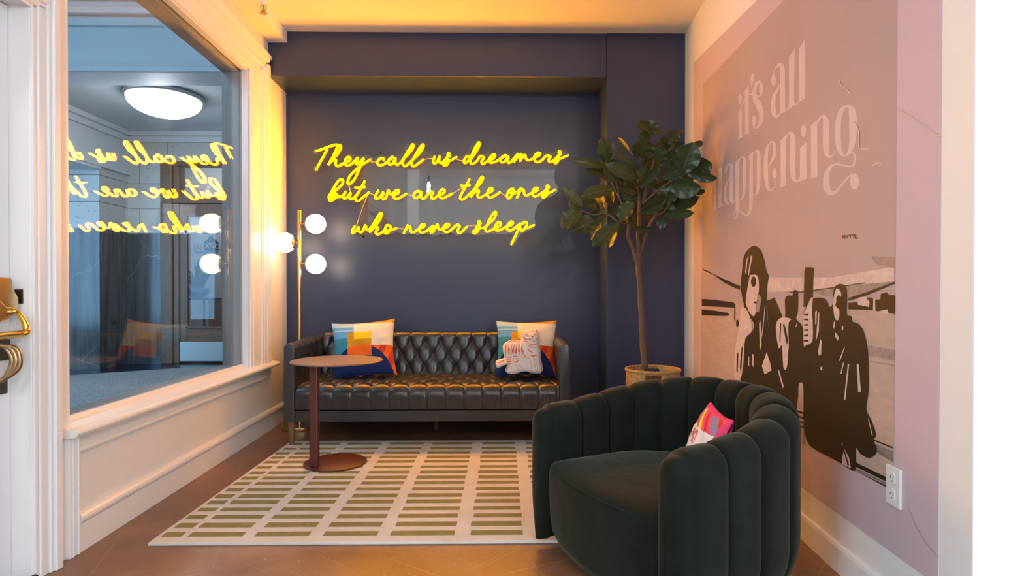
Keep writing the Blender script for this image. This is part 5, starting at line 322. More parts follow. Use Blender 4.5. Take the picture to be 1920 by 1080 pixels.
# frames of the two long walls (u along the wall, o out into the room, z up)
LA = Vector((-1.628, 2.254, 0)); LD = Vector((-0.026, 1, 0)).normalized(); LN = Vector((1, 0.026, 0)).normalized()
def FL(u, o, z): return LA + LD * u + LN * o + Vector((0, 0, z))
RA = Vector((1.2, 2.1, 0)); RD = Vector((0.0538, 1, 0)).normalized(); RN = Vector((-RD.y, RD.x, 0))
def FR(u, o, z): return RA + RD * u + RN * o + Vector((0, 0, z))

# ------------------------------------------------------------------ room shell
mb = MB(); mb.box(-5.0, 4.1, -5.1, 4.75, -0.08, 0); struct(mb.build('floor', M_floor, origin=(0, 0, 0)))
mb = MB(); mb.box(-1.75, 4.1, 0.1, 4.75, 2.855, 3.85); struct(mb.build('ceiling', M_ceil))
mb = MB(); mb.box(-5.0, 4.1, -5.1, 0.1, 3.7, 3.85); struct(mb.build('ceiling_front_room', M_greywall))
mb = MB(FL)   # window wall
T = -0.165
mb.box(-0.107, 2.56, T, 0, 0, 0.47); mb.box(-0.107, 2.56, T, 0, 2.45, 2.86); mb.box(-0.107, -0.04, T, 0, 0.47, 2.45); mb.box(1.63, 2.56, T, 0, 0.47, 2.45)
mb.box(-0.2, -0.107, T, 0, 0, 2.86); mb.box(-1.3, -0.2, T, 0, 1.985, 2.86); mb.box(-1.45, -1.3, T, 0, 0, 2.86)
struct(mb.build('wall_left', M_cream))
mb = MB(); mb.box(-1.78, 0.95, 4.607, 4.75, 0, 2.86); struct(mb.build('wall_back', M_navy))
mb = MB(); mb.box(-1.70, 0.75, 4.236, 4.607, 2.54, 2.856); struct(mb.build('soffit_back', M_navy, bevel=0.003))
mb = MB(); mb.box(0.75, 1.40, 4.224, 4.607, 0, 2.856); struct(mb.build('column_back', M_navy, bevel=0.003))
mb = MB(FR); mb.box(-0.67, 2.2, -0.16, 0, 0, 2.86); struct(mb.build('wall_right', M_white, bevel=0.004))
mb = MB(); mb.box(1.175, 4.1, 1.436, 1.58, 0, 2.86); struct(mb.build('wall_right_return', M_white, bevel=0.004))
mb = MB(); mb.box(4.0, 4.1, -5.1, 1.5, 0, 3.7); struct(mb.build('wall_front_room_right', M_greywall))
mb = MB(); mb.box(-5.0, 4.1, -5.1, -5.0, 0, 3.7); struct(mb.build('wall_front', M_greywall))
mb = MB(); mb.box(-5.1, -5.0, -5.1, 0.95, 0, 3.7); struct(mb.build('wall_front_room_left', M_greywall))
mb = MB(); mb.box(-5.0, -1.62, 0.8, 0.92, 0, 3.7); struct(mb.build('wall_front_room_return', M_greywall))
mb = MB(FL); mb.box(-1.45, 2.05, 0, 0.136, 2.775, 2.857); struct(mb.build('trim_1', M_ceil, bevel=0.004))

def profile_run(name, mat, fr, u0, u1, prof):
    mb = MB(fr); rows = [[(u, o, z) for o, z in prof] for u in (u0, u1)]
    R = mb.grid(rows); mb.face(R[0][::-1]); mb.face(R[1]); 
    o = mb.build(name, mat); return struct(o)
bead = [(0.0, 0), (0.016, 0), (0.016, 0.108), (0.02, 0.112), (0.026, 0.120), (0.028, 0.130), (0.025, 0.140), (0.018, 0.147), (0.010, 0.150), (0.0, 0.152)]
profile_run('baseboard_left', M_trimcream, FL, 0.0, 1.975, bead)
profile_run('baseboard_niche', M_trimcream, FL, 1.979, 2.36, [(o * 0.85, z * 0.985) for o, z in bead])
rb = [(0.0, 0), (0.014, 0), (0.014, 0.088), (0.010, 0.099), (0.0, 0.101)]
profile_run('baseboard_right', M_trim, FR, -0.67, 2.13, rb)
mb = MB(); mb.box(0.75, 1.31, 4.208, 4.224, 0, 0.10); struct(mb.build('baseboard_column', M_navy, bevel=0.003))
# wainscot end strip below the sill
mb = MB(FL); mb.box(-0.056, -0.006, 0, 0.018, 0, 0.452); mb.box(-0.044, -0.036, 0.018, 0.023, 0, 0.452); mb.box(-0.018, -0.010, 0.018, 0.025, 0, 0.452); struct(mb.build('trim_2', M_trim, bevel=0.003))

# window in the left wall
win = tag(bpy.data.objects.new('window_1', None), kind='structure'); COL.objects.link(win); win.location = FL(0.8, 0, 0.49); ROOT[win.name] = Vector(win.location)
mb = MB(FL)   # far casing and head casing, stepped profile
def step(u0, u1, o, z0, z1): mb.box(u0, u1, 0, o, z0, z1)
step(1.630, 1.665, 0.014, 0.49, 2.45); step(1.665, 1.792, 0.018, 0.49, 2.49); step(1.792, 1.815, 0.026, 0.49, 2.51); step(1.815, 1.835, 0.020, 0.49, 2.52); step(1.835, 1.885, 0.026, 0.49, 2.56); step(1.885, 1.925, 0.030, 0.49, 2.58); step(1.925, 1.965, 0.026, 0.49, 2.60)
step(-0.107, 1.665, 0.014, 2.45, 2.475); step(-0.107, 1.79, 0.018, 2.475, 2.545); step(-0.107, 1.83, 0.028, 2.545, 2.575); step(-0.107, 1.885, 0.022, 2.575, 2.61); step(-0.107, 1.93, 0.032, 2.61, 2.64); step(-0.107, 1.965, 0.036, 2.64, 2.668)
mb.build('casing', M_trim, win, bevel=0.004)
mb = MB(FL)   # reveal boards
mb.box(1.618, 1.63, -0.038, 0, 0.49, 2.45); mb.box(-0.04, 1.63, -0.038, 0, 2.438, 2.45); mb.box(-0.04, -0.028, -0.038, 0, 0.49, 2.45); mb.build('reveal', M_trim, win)
mb = MB(FL)
mb.box(1.610, 1.63, -0.163, -0.052, 0.49, 2.45); mb.box(-0.04, -0.025, -0.163, -0.052, 0.49, 2.45); mb.box(-0.04, 1.63, -0.163, -0.052, 2.425, 2.45); mb.box(-0.04, 1.63, -0.163, -0.052, 0.47, 0.512)
mb.build('frame', M_frame, win, bevel=0.003)
mb = MB(FL); mb.box(-0.028, 1.618, -0.052, -0.044, 0.500, 2.438); mb.build('pane', M_glass, win)
mb = MB(FL)   # stool and apron
sp = [(-0.043, 0.47), (-0.043, 0.520), (-0.03, 0.520), (-0.022, 0.503), (0.03, 0.490), (0.056, 0.486), (0.066, 0.480), (0.068, 0.472), (0.064, 0.463), (0.054, 0.458), (0.0, 0.456)]
R = mb.grid([[(u, o, z) for o, z in sp] for u in (-0.085, 2.03)], cv=True); mb.face(R[0][::-1]); mb.face(R[1]); mb.build('sill', M_trimcream, win)
mb = MB(FL)
ap = [(0, 0.457), (0.04, 0.457), (0.038, 0.448), (0.028, 0.442), (0.024, 0.432), (0.018, 0.430), (0.018, 0.398), (0.022, 0.394), (0.020, 0.386), (0.010, 0.381), (0, 0.380)]
R = mb.grid([[(u, o, z) for o, z in ap] for u in (-0.004, 1.90)], cv=True); mb.face(R[0][::-1]); mb.face(R[1]); mb.build('apron', M_trimcream, win)

# white door at the left edge
door = tag(bpy.data.objects.new('door_1', None), kind='structure'); COL.objects.link(door); door.location = FL(-0.75, -0.08, 0); ROOT[door.name] = Vector(door.location)
mb = MB(FL); mb.box(-1.29, -0.217, -0.112, -0.067, 0.012, 1.972); mb.box(-1.15, -0.40, -0.067, -0.062, 0.15, 0.6); mb.build('leaf', M_trim, door, bevel=0.002)
mb = MB(FL)
mb.box(-0.2155, -0.20, -0.12, 0.004, 0, 1.985); mb.box(-1.31, -0.20, -0.12, 0.004, 1.975, 1.99)
for u0, u1, o, dz in ((-0.214, -0.196, 0.012, .985), (-0.196, -0.160, 0.018, .997), (-0.160, -0.146, 0.026, 1.02), (-0.146, -0.113, 0.036, 1.05)):
    mb.box(u0, u1, 0, o, 0, 1.0 + dz); mb.box(-1.31, u1, 0, o, 0.985 + dz, 1.0 + dz + 0.03)
mb.build('frame', M_trim, door, bevel=0.004)
mb = MB(FL); mb.box(-1.29, -0.2155, -0.14, 0.01, 0.0005, 0.010); mb.tube([(-0.9, 0.012, 0.012), (-0.215, 0.012, 0.012)], 0.012, 8); mb.build('threshold', M_blackmat, door)
# brass exit device on the door
def FD(u, o, z): return FL(u, o - 0.067, z)
mb = MB(FD)
pp = [(-0.36, 0.955), (-0.36, 1.045), (-0.262, 1.045), (-0.255, 1.038), (-0.255, 1.022), (-0.250, 1.005), (-0.236, 0.988), (-0.228, 0.975), (-0.228, 0.945), (-0.24, 0.93), (-0.27, 0.905), (-0.31, 0.895), (-0.36, 0.895)]
mb.prism([(u, 0.0, z) for u, z in pp], Vector((0, 0, 0))) if 0 else None
def platez(mb, pts, o0, o1, m=0):
    a = [mb.add((u, o0, z)) for u, z in pts]; b = [mb.add((u, o1, z)) for u, z in pts]; n = len(pts); mb.face(a, m); mb.face(b[::-1], m)
    for i in range(n): mb.face((a[i], a[(i + 1) % n], b[(i + 1) % n], b[i]), m)
platez(mb, pp, 0.0, 0.040); mb.build('exit_device_case', M_brass, door, bevel=0.004)
mb = MB(FL); mb.box(-0.219, -0.2152, -0.050, -0.022, 0.955, 1.005); mb.build('strike_plate', M_bronze, door, bevel=0.002)
mb = MB(FD)
br = [(u_ - 0.02, z_) for u_, z_ in [(-0.40, 0.965), (-0.31, 0.965), (-0.285, 0.945), (-0.262, 0.945), (-0.252, 0.935), (-0.258, 0.92), (-0.28, 0.915), (-0.305, 0.905), (-0.33, 0.88), (-0.40, 0.87)]]
platez(mb, br, 0.052, 0.062); mb.tube([(-0.288, 0.04, 0.931), (-0.288, 0.07, 0.931)], 0.010, 12); mb.build('bracket', M_brass, door, bevel=0.002)
mb = MB(FD)
pt = catmull([(-0.288, 0.07, 0.934), (-0.276, 0.074, 0.925), (-0.264, 0.082, 0.900), (-0.260, 0.088, 0.872), (-0.268, 0.09, 0.859), (-0.29, 0.09, 0.856), (-0.34, 0.09, 0.856)], 8)
pt = [tuple(p) for p in pt]; n = len(pt)
mb.tube(pt, [0.006 + 0.005 * min(1, i / (n * 0.55)) for i in range(n)], 12); mb.tube([(-0.95, 0.09, 0.856), (-0.285, 0.09, 0.856)], 0.0125, 14); mb.build('push_bar', M_brassbright, door, smooth=True)
mb = MB(FD); mb.box(-0.33, -0.226, 0, 0.010, 0.765, 0.848); mb.box(-0.32, -0.236, 0.010, 0.015, 0.775, 0.838); mb.build('lock_plate', M_bronze, door, bevel=0.003)
mb = MB(FD); mb.box(-0.33, -0.238, 0, 0.010, 0.652, 0.704); mb.box(-0.32, -0.247, 0.010, 0.015, 0.660, 0.697); mb.build('lower_plate', M_bronze, door, bevel=0.003)
mb = MB(FD)
for k, (do, dr) in enumerate(((0, .0072), (0.010, .0062), (-0.010, .0062))):
    gp = catmull([(-0.315, 0.015, 0.822), (-0.300, 0.035, 0.820), (-0.288 + do * .3, 0.062 + do, 0.805 + do * .4), (-0.286 + do * .3, 0.074 + do, 0.770), (-0.290 + do * .3, 0.066 + do, 0.735), (-0.302, 0.04, 0.705), (-0.318, 0.015, 0.693)], 8)
    mb.tube([tuple(p) for p in gp], [dr * (0.8 + 0.5 * sin(pi * i / (len(gp) - 1))) for i in range(len(gp))], 10)
mb.build('pull_handle', M_antique, door, smooth=True)

# ------------------------------------------------------------------ mural on the right wall
mur = thing('wall_mural', 'pink wallpaper mural with pale lettering over a dark group photograph', 'mural', FR(0.6, 0, 0.2))
mb = MB(FR)
PINK[3] = (PINK[3][0], 0.19)
platez(mb, [(u, z) for u, z in PINK], 0.0002, 0.0020); mb.build('wallpaper_border', M_pink, mur)
mb = MB(FR); 
platez(mb, PHOTO, 0.0020, 0.0030)
order = {'dark': 1, 'pale': 2, 'grey': 3, 'grey2': 4, 'tarmac': 5, 'stripe': 6}
for i, (l, m, pts) in enumerate(PHOTO_LAYERS):
    pts = [(u, max(z, 0.36 + 0.03 * 0 + (0.3957 - 0.3679) * (1.699 - u) / 2.05 + 0.008)) for u, z in pts]
    if l >= 3 and len(pts) > 6:
        cl = catmull([pts[-1]] + pts + [pts[0], pts[1]], 3); pts = [(p.x, p.y) for p in cl[3:-3][:len(pts) * 3]]
    mb.poly([(u, 0.0034 + l * 0.0004 + i * 0.000012, z) for u, z in pts], order[m])
for Ls, Rs in NUMBERS:
    mb.grid([[(u, 0.0040, z) for u, z in Ls], [(u, 0.0040, z) for u, z in Rs]], 1)
mb.build('photo_print', [M_mauve, M_pdark, M_ppale, M_pgrey, M_pgrey2, M_ptar, M_stripe], mur)
mb = MB(FR)
for i, p in enumerate(LETTER_POLYS): mb.poly([(u, 0.0032 + i * 0.000004, z) for u, z in p])
for i, (Ls, Rs) in enumerate(LETTER_STRIPS): mb.grid([[(u, 0.0034 + i * 0.000004, z) for u, z in Ls], [(u, 0.0034 + i * 0.000004, z) for u, z in Rs]])
mb.build('lettering', M_letter, mur)
for Ls, Rs in CRACKS:
    mb = MB(FR); mb.grid([[(u, 0.0050, z) for u, z in Ls], [(u, 0.0056, z) for u, z in Rs]]); mb.build('paper_crease', M_crack, mur)

# outlet
ou = thing('wall_outlet', 'white duplex wall outlet low on the pink mural edge', 'outlet', FR((OUTLET[0][0] + OUTLET[1][0]) / 2, 0.002, 0.36))
u0 = -0.397; u1 = -0.325; z0 = 0.352; z1 = 0.472
mb = MB(FR); mb.box(u0, u1, 0.002, 0.011, z0, z1); mb.build('cover_plate', M_plastic, ou, bevel=0.004)
for zc in (0.387, 0.437):
    mb = MB(FR); n = 20; uc = (u0 + u1) / 2
    ring = [(uc + 0.0165 * max(-0.82, min(0.82, cos(2 * pi * k / n))) , zc + 0.0185 * sin(2 * pi * k / n)) for k in range(n)]
    platez(mb, ring, 0.011, 0.0135); rc = mb.build('receptacle', M_plastic, ou)
    mb = MB(FR); mb.box(uc - 0.008, uc - 0.006, 0.0135, 0.0139, zc - 0.001, zc + 0.008); mb.box(uc + 0.005, uc + 0.007, 0.0135, 0.0139, zc - 0.001, zc + 0.007); mb.box(uc - 0.002, uc + 0.002, 0.0135, 0.0139, zc - 0.011, zc - 0.007); mb.build('slots', M_black, rc)

# ------------------------------------------------------------------ neon sign
ns = thing('neon_sign', 'yellow neon script sign in three lines on clear acrylic against the navy wall', 'sign', (-0.45, 4.607, 1.4))
mb = MB(); pz = [(x, 4.560, z) for x, z in PANEL]; mb.prism(pz, (0, 0.006, 0)); mb.build('acrylic_backing', M_acrylic, ns)
for wname, strokes in NEON:
    mb = MB()
    for st in strokes:
        pts = catmull([(x, 4.548, z) for x, z in st], 5); n = len(pts)
        mb.tube([p + Vector((0, 0.006, 0)) for p in pts], 0.0088, 8, 1); mb.tube([p + Vector((0, -0.0045, 0)) for p in pts], 0.0037, 8, 0)
    o = mb.build('neon_tube', [M_neon, M_sleeve], ns, smooth=True)
for wpts in WIRES:
    mb = MB(); mb.tube(catmull([(x, 4.553, z) for x, z in wpts], 4), 0.0018, 6); mb.build('wire', M_wire, ns)
for x, z in ((-0.953, 2.075), (0.50, 2.055), (0.40, 1.77), (-1.09, 1.42), (-0.49, 1.435), (-1.40, 1.99)):
    mb = MB(); mb.lathe((x, 4.557, z), [(0.005, 0), (0.005, 0.048)], 12, 0, ax=(0, 1, 0)); mb.build('standoff', M_black, ns)

# ------------------------------------------------------------------ floor lamp
LX, LY = -1.475, 4.28
fl = thing('floor_lamp', 'brass floor lamp with three lit white globes beside the leather sofa', 'lamp', (LX, LY, 0))
mb = MB(); mb.lathe((LX, LY, 0), [(0.128, 0.0), (0.130, 0.003), (0.130, 0.026), (0.126, 0.030), (0.02, 0.031)], 48); mb.build('base', M_brass, fl, smooth=True, autosmooth=40)
mb = MB(); mb.lathe((LX, LY, 0.03), [(0.0105, 0), (0.0105, 0.99), (0.0125, 0.992), (0.0125, 1.552), (0.011, 1.555)], 20); mb.build('pole', M_brass, fl, smooth=True, autosmooth=40)
for gx, gz in ((-1.358, 1.484), (-1.577, 1.348), (-1.358, 1.193)):
    sd = 1 if gx > LX else -1; r = 0.0715
    mb = MB(); n = 24; prof = []
    for k in range(0, 29):
        a = pi * k / 28; prof.append((max(r * sin(a), 0.0004), r * cos(a)))
    mb.lathe((gx, LY, gz), prof, 32, ax=(sd, 0, 0)); g = mb.build('globe', M_globe, fl, smooth=True)
    mb = MB(); mb.tube([(LX, LY, gz), (gx - sd * r * 0.97, LY, gz)], 0.0045, 10); mb.build('arm', M_brass, fl)
    mb = MB(); mb.lathe((gx, LY, gz), [(0.006, -r * 1.06), (0.018, -r * 1.05), (0.034, -r * 0.93), (0.043, -r * 0.835), (0.0435, -r * 0.82)], 28, ax=(sd, 0, 0)); mb.build('cup', M_brass, fl, smooth=True)

# ------------------------------------------------------------------ rug
mb = MB(); X0, X1, Y0, Y1, H = -1.39, 0.77, 2.31, 3.87, 0.013
n = 60
mb.box(X0, X1, Y0, Y1, 0.0005, H, 0)
ys = [2.386, 2.479, 2.570, 2.657, 2.747, 2.829, 2.920, 3.014, 3.102, 3.192, 3.288, 3.389, 3.481, 3.571, 3.672, 3.788]
cols = [(-1.372, -1.292), (-1.266, -1.048), (-1.0, -0.783), (-0.727, -0.51), (-0.455, -0.197), (-0.132, 0.08), (0.145, 0.365), (0.425, 0.645), (0.69, 0.755)]
for j, y in enumerate(ys):
    dy = 0.022 + 0.002 * sin(j * 1.7)
    for i, (a, b) in enumerate(cols):
        wob = 0.004 * sin(i * 3.1 + j * 2.3); mb.box(a + wob, b + wob * 0.5, y - dy, y + dy, H - 0.002, H + 0.0022, 1)
tag(mb.build('area_rug', [M_rugcream, M_rugolive], bevel=0.002), 'cream rug with rows of olive green dashes on the concrete floor', 'rug')

# ------------------------------------------------------------------ side table
st = thing('side_table', 'small round oxblood metal side table standing on the rug by the sofa', 'table', (-0.957, 3.36, 0.0152))
mb = MB(); mb.lathe((-0.957, 3.36, 0.0155), [(0.170, 0), (0.174, 0.002), (0.174, 0.008), (0.170, 0.010), (0.01, 0.0105)], 64); mb.build('base', M_oxblood, st, smooth=True, autosmooth=40)
mb = MB(); mb.box(-1.069, -1.021, 3.245, 3.285, 0.024, 0.596); mb.build('stem', M_oxblood, st, bevel=0.008)
mb = MB(); mb.lathe((-0.945, 3.36, 0.595), [(0.246, 0), (0.2555, 0.003), (0.2555, 0.007), (0.252, 0.010), (0.01, 0.0102)], 72); mb.build('tabletop', M_top, st, smooth=True, autosmooth=40)

# ------------------------------------------------------------------ sofa
def tuft(a, b, A, amp_b=0.42, sig=0.24):
    """a,b: diamond lattice coordinates; zero along the pleats, deepest at the buttons"""
    da = abs(a - round(a)); db = abs(b - round(b)); d2 = (da * da + db * db) * 0.5
    dome = (abs(sin(pi * a)) * abs(sin(pi * b))) ** 0.6
    pleat = 1 - math.exp(-min(da, db) / 0.04)
    return A * (0.30 * dome + 0.26 * pleat + 0.44 * (1 - math.exp(-d2 / 0.030)))
sofa = thing('leather_sofa', 'dark charcoal tufted leather sofa against the navy wall', 'sofa', (-0.48, 4.15, 0))
SX0, SX1, SY0, SY1 = -1.395, 0.433, 3.742, 4.56
PX = 0.1145
def upright(u, v, A):
    du = abs(u - round(u)); d2 = min(du ** 2 + (v * 0.8) ** 2, 4)
    return A * (0.30 * abs(sin(pi * u)) ** 0.6 + 0.26 * (1 - math.exp(-du / 0.04)) + 0.44 * (1 - math.exp(-d2 / 0.045)))
def tuft_xz(x, z, zrows, x0, dz, top):
    v = (zrows - z) / dz           # 0 at the first button row, grows downward
    u = (x - x0) / PX
    return upright(u, v, 0.028) if v < 0 else tuft(u + v / 2, u - v / 2, 0.028)
# back rest: profile runs from the seat up the front, over the top and down behind
mb = MB()
prof = []
for k in range(58): 
    z = 0.37 + (0.655 - 0.37) * k / 57; prof.append((4.315 + 0.055 * (k / 57), z, -1, 0))
for k in range(1, 9):
    a = pi / 2 * k / 8; prof.append((4.395 - 0.025 * cos(a), 0.655 + 0.025 * sin(a), -cos(a), sin(a)))
for k in range(1, 8): prof.append((4.395 + 0.145 * k / 7, 0.68, 0, 1))
for k in range(1, 6):
    a = pi / 2 * k / 5; prof.append((4.54 + 0.02 * sin(a), 0.66 + 0.02 * cos(a), sin(a), cos(a)))
prof += [(4.56, 0.4, 1, 0), (4.56, 0.17, 1, 0), (4.32, 0.17, 0, -1)]
NX = 420; rows = []
bx0 = SX0 + 0.075; bx1 = SX1 - 0.075
for i in range(NX + 1):
    x = bx0 + (bx1 - bx0) * i / NX; r = []
    for k, (y, z, ny, nz) in enumerate(prof):
        if k < 58: d = tuft_xz(x, z, 0.628, -0.803, 0.095, 0)
        elif k < 67:
            u = (x + 0.803) / PX; d = upright(u, -1.5, 0.028) * (1 - (k - 57) / 14)
        else: d = 0.006
        if k > 80: d = 0
        r.append((x, y + ny * d, z + nz * d))
    rows.append(r)
R = mb.grid(rows, 0); mb.face(R[0][::-1]); mb.face(R[-1])
for rz, off in ((0.628, 0), (0.533, 0.5), (0.438, 0)):
    for k in range(-5, 12):
        x = -0.803 + (k + off) * PX
        if bx0 + 0.03 < x < bx1 - 0.03:
            yy = 4.315 + 0.055 * (rz - 0.37) / 0.285
            mb.lathe((x, yy + 0.001, rz), [(0.0085, 0), (0.0075, 0.003), (0.004, 0.005), (0.0004, 0.0056)], 10, 1, ax=(0, -1, 0))
mb.build('backrest', [M_leather, M_leather], sofa, smooth=True)
# arms
def arm_mesh(xo, xi, sgn):
    mb = MB(); rows = []; NY = 100
    t = abs(xo - xi)
    for i in range(NY + 9):
        if i < 9: e = 1 - i / 8.0; y = SY0 + 0.016 * (1 - sqrt(max(0, 1 - e * e))) * 0 + 0.014 * (1 - sqrt(max(0.0, 1 - e * e))) ; sh = 0.012 * e * e; y = SY0 + 0.012 * (1 - e) ** 1.0 * 0 + 0.0; y = SY0 + 0.012 * (1 - sqrt(max(0, 1 - (e) ** 2))) * 0 + (0.012 * (1 - e)); ins = 0.012 * (1 - sqrt(max(0, 1 - e * e)))
        else: y = SY0 + 0.012 + (SY1 - SY0 - 0.012) * (i - 8) / NY; ins = 0
        h = 0.665 + 0.018 * (y - SY0) / (SY1 - SY0); r = []
        for k in range(34):
            z = 0.165 + (h - 0.03 - 0.165) * k / 33
            d = 0
            if z > 0.36 and i > 8 and y < 4.36:
                u = (y - 3.83) / PX; v = (h - 0.055 - z) / 0.095; fade = min(1, (y - SY0 - 0.012) / 0.05)
                if v < 0: d = upright(u, v, 0.016)
                else: d = tuft(u + v / 2, u - v / 2, 0.014)
                d = (d - 0.010) * fade
            r.append((xi - sgn * (ins) + sgn * 0 + (-1 * sgn) * 0 + sgn * d * 1.0, y, z))
        for k in range(1, 10):
            a = pi * k / 10; r.append(((xi + xo) / 2 + sgn * (t / 2 - ins) * cos(a), y, h - 0.03 + (0.03 - ins) * sin(a)))
        for z in (h - 0.03, 0.52, 0.49, 0.3, 0.165): r.append((xo + sgn * ins, y, z))
        rows.append(r)
    R = mb.grid(rows, 0, cv=True); mb.face(R[0][::-1]); mb.face(R[-1])
    # front welt seam
    mb.tube([(xi + (-sgn) * 0.002, SY0 - 0.0005, 0.555), (xo + sgn * 0.002, SY0 - 0.0005, 0.555)], 0.0012, 6)
    return mb.build('armrest', M_leather, sofa, smooth=True, autosmooth=50)
arm_mesh(SX0, SX0 + 0.072, 1); arm_mesh(SX1, SX1 - 0.072, -1)
# seat cushion: profile from the back along the top, over the front edge and down
mb = MB(); prof = []
YB_, YF_ = 4.36, 3.80
NT = 90
for k in range(NT): prof.append((YB_ + (YF_ - YB_) * k / (NT - 1), 0.375, 0, 1))
for k in range(1, 12):
    a = pi / 2 * k / 11; prof.append((YF_ - 0.045 * sin(a), 0.33 + 0.045 * cos(a), -sin(a), cos(a)))
for k in range(1, 12): prof.append((YF_ - 0.045, 0.33 - 0.088 * k / 11, -1, 0))
prof.append((YF_, 0.236, 0, -1)); prof.append((YB_, 0.236, 0, -1))
sx0 = SX0 + 0.074; sx1 = SX1 - 0.074; rows = []; NX = 520; PS = 0.1195; xs0 = -0.486
PD = 0.125
for i in range(NX + 1):
    x = sx0 + (sx1 - sx0) * i / NX; u = (x - xs0) / PS; r = []
    for k, (y, z, ny, nz) in enumerate(prof):
        v = (y - (YF_ + 0.02)) / PD
        if k < NT and v > 0: d = tuft(u + v / 2, u - v / 2, 0.024)
        elif k < NT + 11:
            s_ = abs(sin(pi * u)) ** 0.3; vv = v if k < NT else -0.2 - (k - NT) * 0.1
            d = upright(u, vv, 0.024)
        elif k < NT + 22: 
            du = abs(u - round(u)); d = 0.0215 - 0.007 * math.exp(-(du / 0.028) ** 2) - 0.006 * (k - NT - 11) / 11
            d += 0.0018 * sin(38 * u + (k - NT) * 0.5) * (1 if int(u * 3.7) % 2 else 0.2) * (1 - (k - NT - 11) / 11)
        else: d = 0
        r.append((x, y + ny * d, z + nz * d))
    rows.append(r)
R = mb.grid(rows, 0, cv=True); mb.face(R[0][::-1]); mb.face(R[-1]); 
for k in range(-7, 8):
    for j in range(0, 4):
        x = xs0 + (k + 0.5 * (j % 2)) * PS; y = YF_ + 0.02 + j * PD
        if sx0 + 0.02 < x < sx1 - 0.02: mb.lathe((x, y, 0.376), [(0.008, 0), (0.006, 0.003), (0.0004, 0.0045)], 8)
mb.build('seat_cushion', M_leather, sofa, smooth=True)
mb = MB(); mb.box(SX0 + 0.074, SX1 - 0.074, SY0 + 0.004, 4.56, 0.165, 0.234); mb.box(-0.482, -0.480, SY0 + 0.0025, SY0 + 0.01, 0.166, 0.233); mb.build('base_rail', M_leather, sofa, bevel=0.006)
for lx, ly, s_ in ((-1.356, 3.785, 1), (0.394, 3.785, 1), (-1.356, 4.51, 1), (0.394, 4.51, 1), (-0.48, 4.22, .9)):
    zb = 0.0135 if ly < 3.86 else 0.0
    mb = MB(); mb.lathe((lx, ly, zb), [(0.0135 * s_, 0), (0.0145 * s_, 0.003), (0.024 * s_, 0.1655 - zb)], 20); mb.build('leg', M_legwood, sofa, smooth=True, autosmooth=40)

# ------------------------------------------------------------------ cushions
def pillow(name, W, H, T, c, rv, uv_, colf, mats, label, cat='cushion', group=None, N=72, back=0, sag=0.095):
    rv = Vector(rv).normalized(); uv_ = Vector(uv_); uv_ = (uv_ - rv * uv_.dot(rv)).normalized(); nv = rv.cross(uv_)
    c = Vector(c); mb = MB()
    def P(i, j, s):
        u = -1 + 2 * i / N; v = -1 + 2 * j / N
        f = lambda q: q
        x = W / 2 * u * (1 - sag * (1 - v * v)); y = H / 2 * v * (1 - sag * (1 - u * u))
        th = T / 2 * (max(0, (1 - u ** 2)) * max(0, (1 - v ** 2))) ** 0.42
        wr = 0.0025 * sin(9 * u + 7 * v) * (1 - u * u) * (1 - v * v) + 0.003 * sin(17 * v - 5 * u) * abs(u) ** 3 * (1 - v * v) * (1 - u * u) * 2.5
        return tuple(c + rv * x + uv_ * y + nv * s * (th + wr))
    for s in (1, -1):
        mb.grid([[P(i, j, s) for j in range(N + 1)] for i in range(N + 1)], 0, mf=(lambda i, j: colf((i + .5) / N, 1 - (j + .5) / N)) if s == 1 else (lambda i, j: back))
    o = mb.build(name, mats, origin=tuple(c - Vector((0, 0, H / 2))), smooth=True)
    bm = bmesh.new(); bm.from_mesh(o.data); bmesh.ops.remove_doubles(bm, verts=bm.verts, dist=0.0005); bm.to_mesh(o.data); bm.free()
    return tag(o, label, cat, group)
CM = [M_cblue1, M_cblue2, M_cteal, M_cochre, M_ccream, M_cyel, M_coch2, M_corange, M_cred, M_cnavy]
def sofa_col(u, v):
    dome = ((u - 0.46) / 0.50) ** 2 + ((v - 1.02) / 0.55) ** 2 < 1
    sq = 0.255 < u < 0.655 and 0.22 < v < 0.70
    if dome: return 7 if (sq and v < 0.68) else 9
    if sq: return 5 if (u > 0.36 and v < 0.36) else 6
    if v < 0.025 + 0.10 * max(0, u - 0.45) and u > 0.36: return 3
    if u < 0.36:
        k = v + 0.05 * sin(60 * v) ; return 0 if k < 0.14 else (1 if k < 0.33 else 2)
    if v > 0.50 and u > 0.6: return 8 if (sin(31 * u + 13 * v) > -0.1) else 7
    return 4
pillow('throw_pillow', 0.45, 0.42, 0.15, (-0.985, 4.17, 0.588), (1, 0.10, 0.075), (0.02, 0.42, 1), sofa_col, CM, 'square colour-block cushion at the lamp end of the sofa, behind the side table', group='colour-block cushions on the sofa', back=3)
pillow('throw_pillow', 0.44, 0.42, 0.15, (0.165, 4.165, 0.590), (1, -0.08, 0.012), (0.0, 0.42, 1), sofa_col, CM, 'square colour-block cushion at the plant end of the sofa, behind the tiger cushion', group='colour-block cushions on the sofa', back=3)
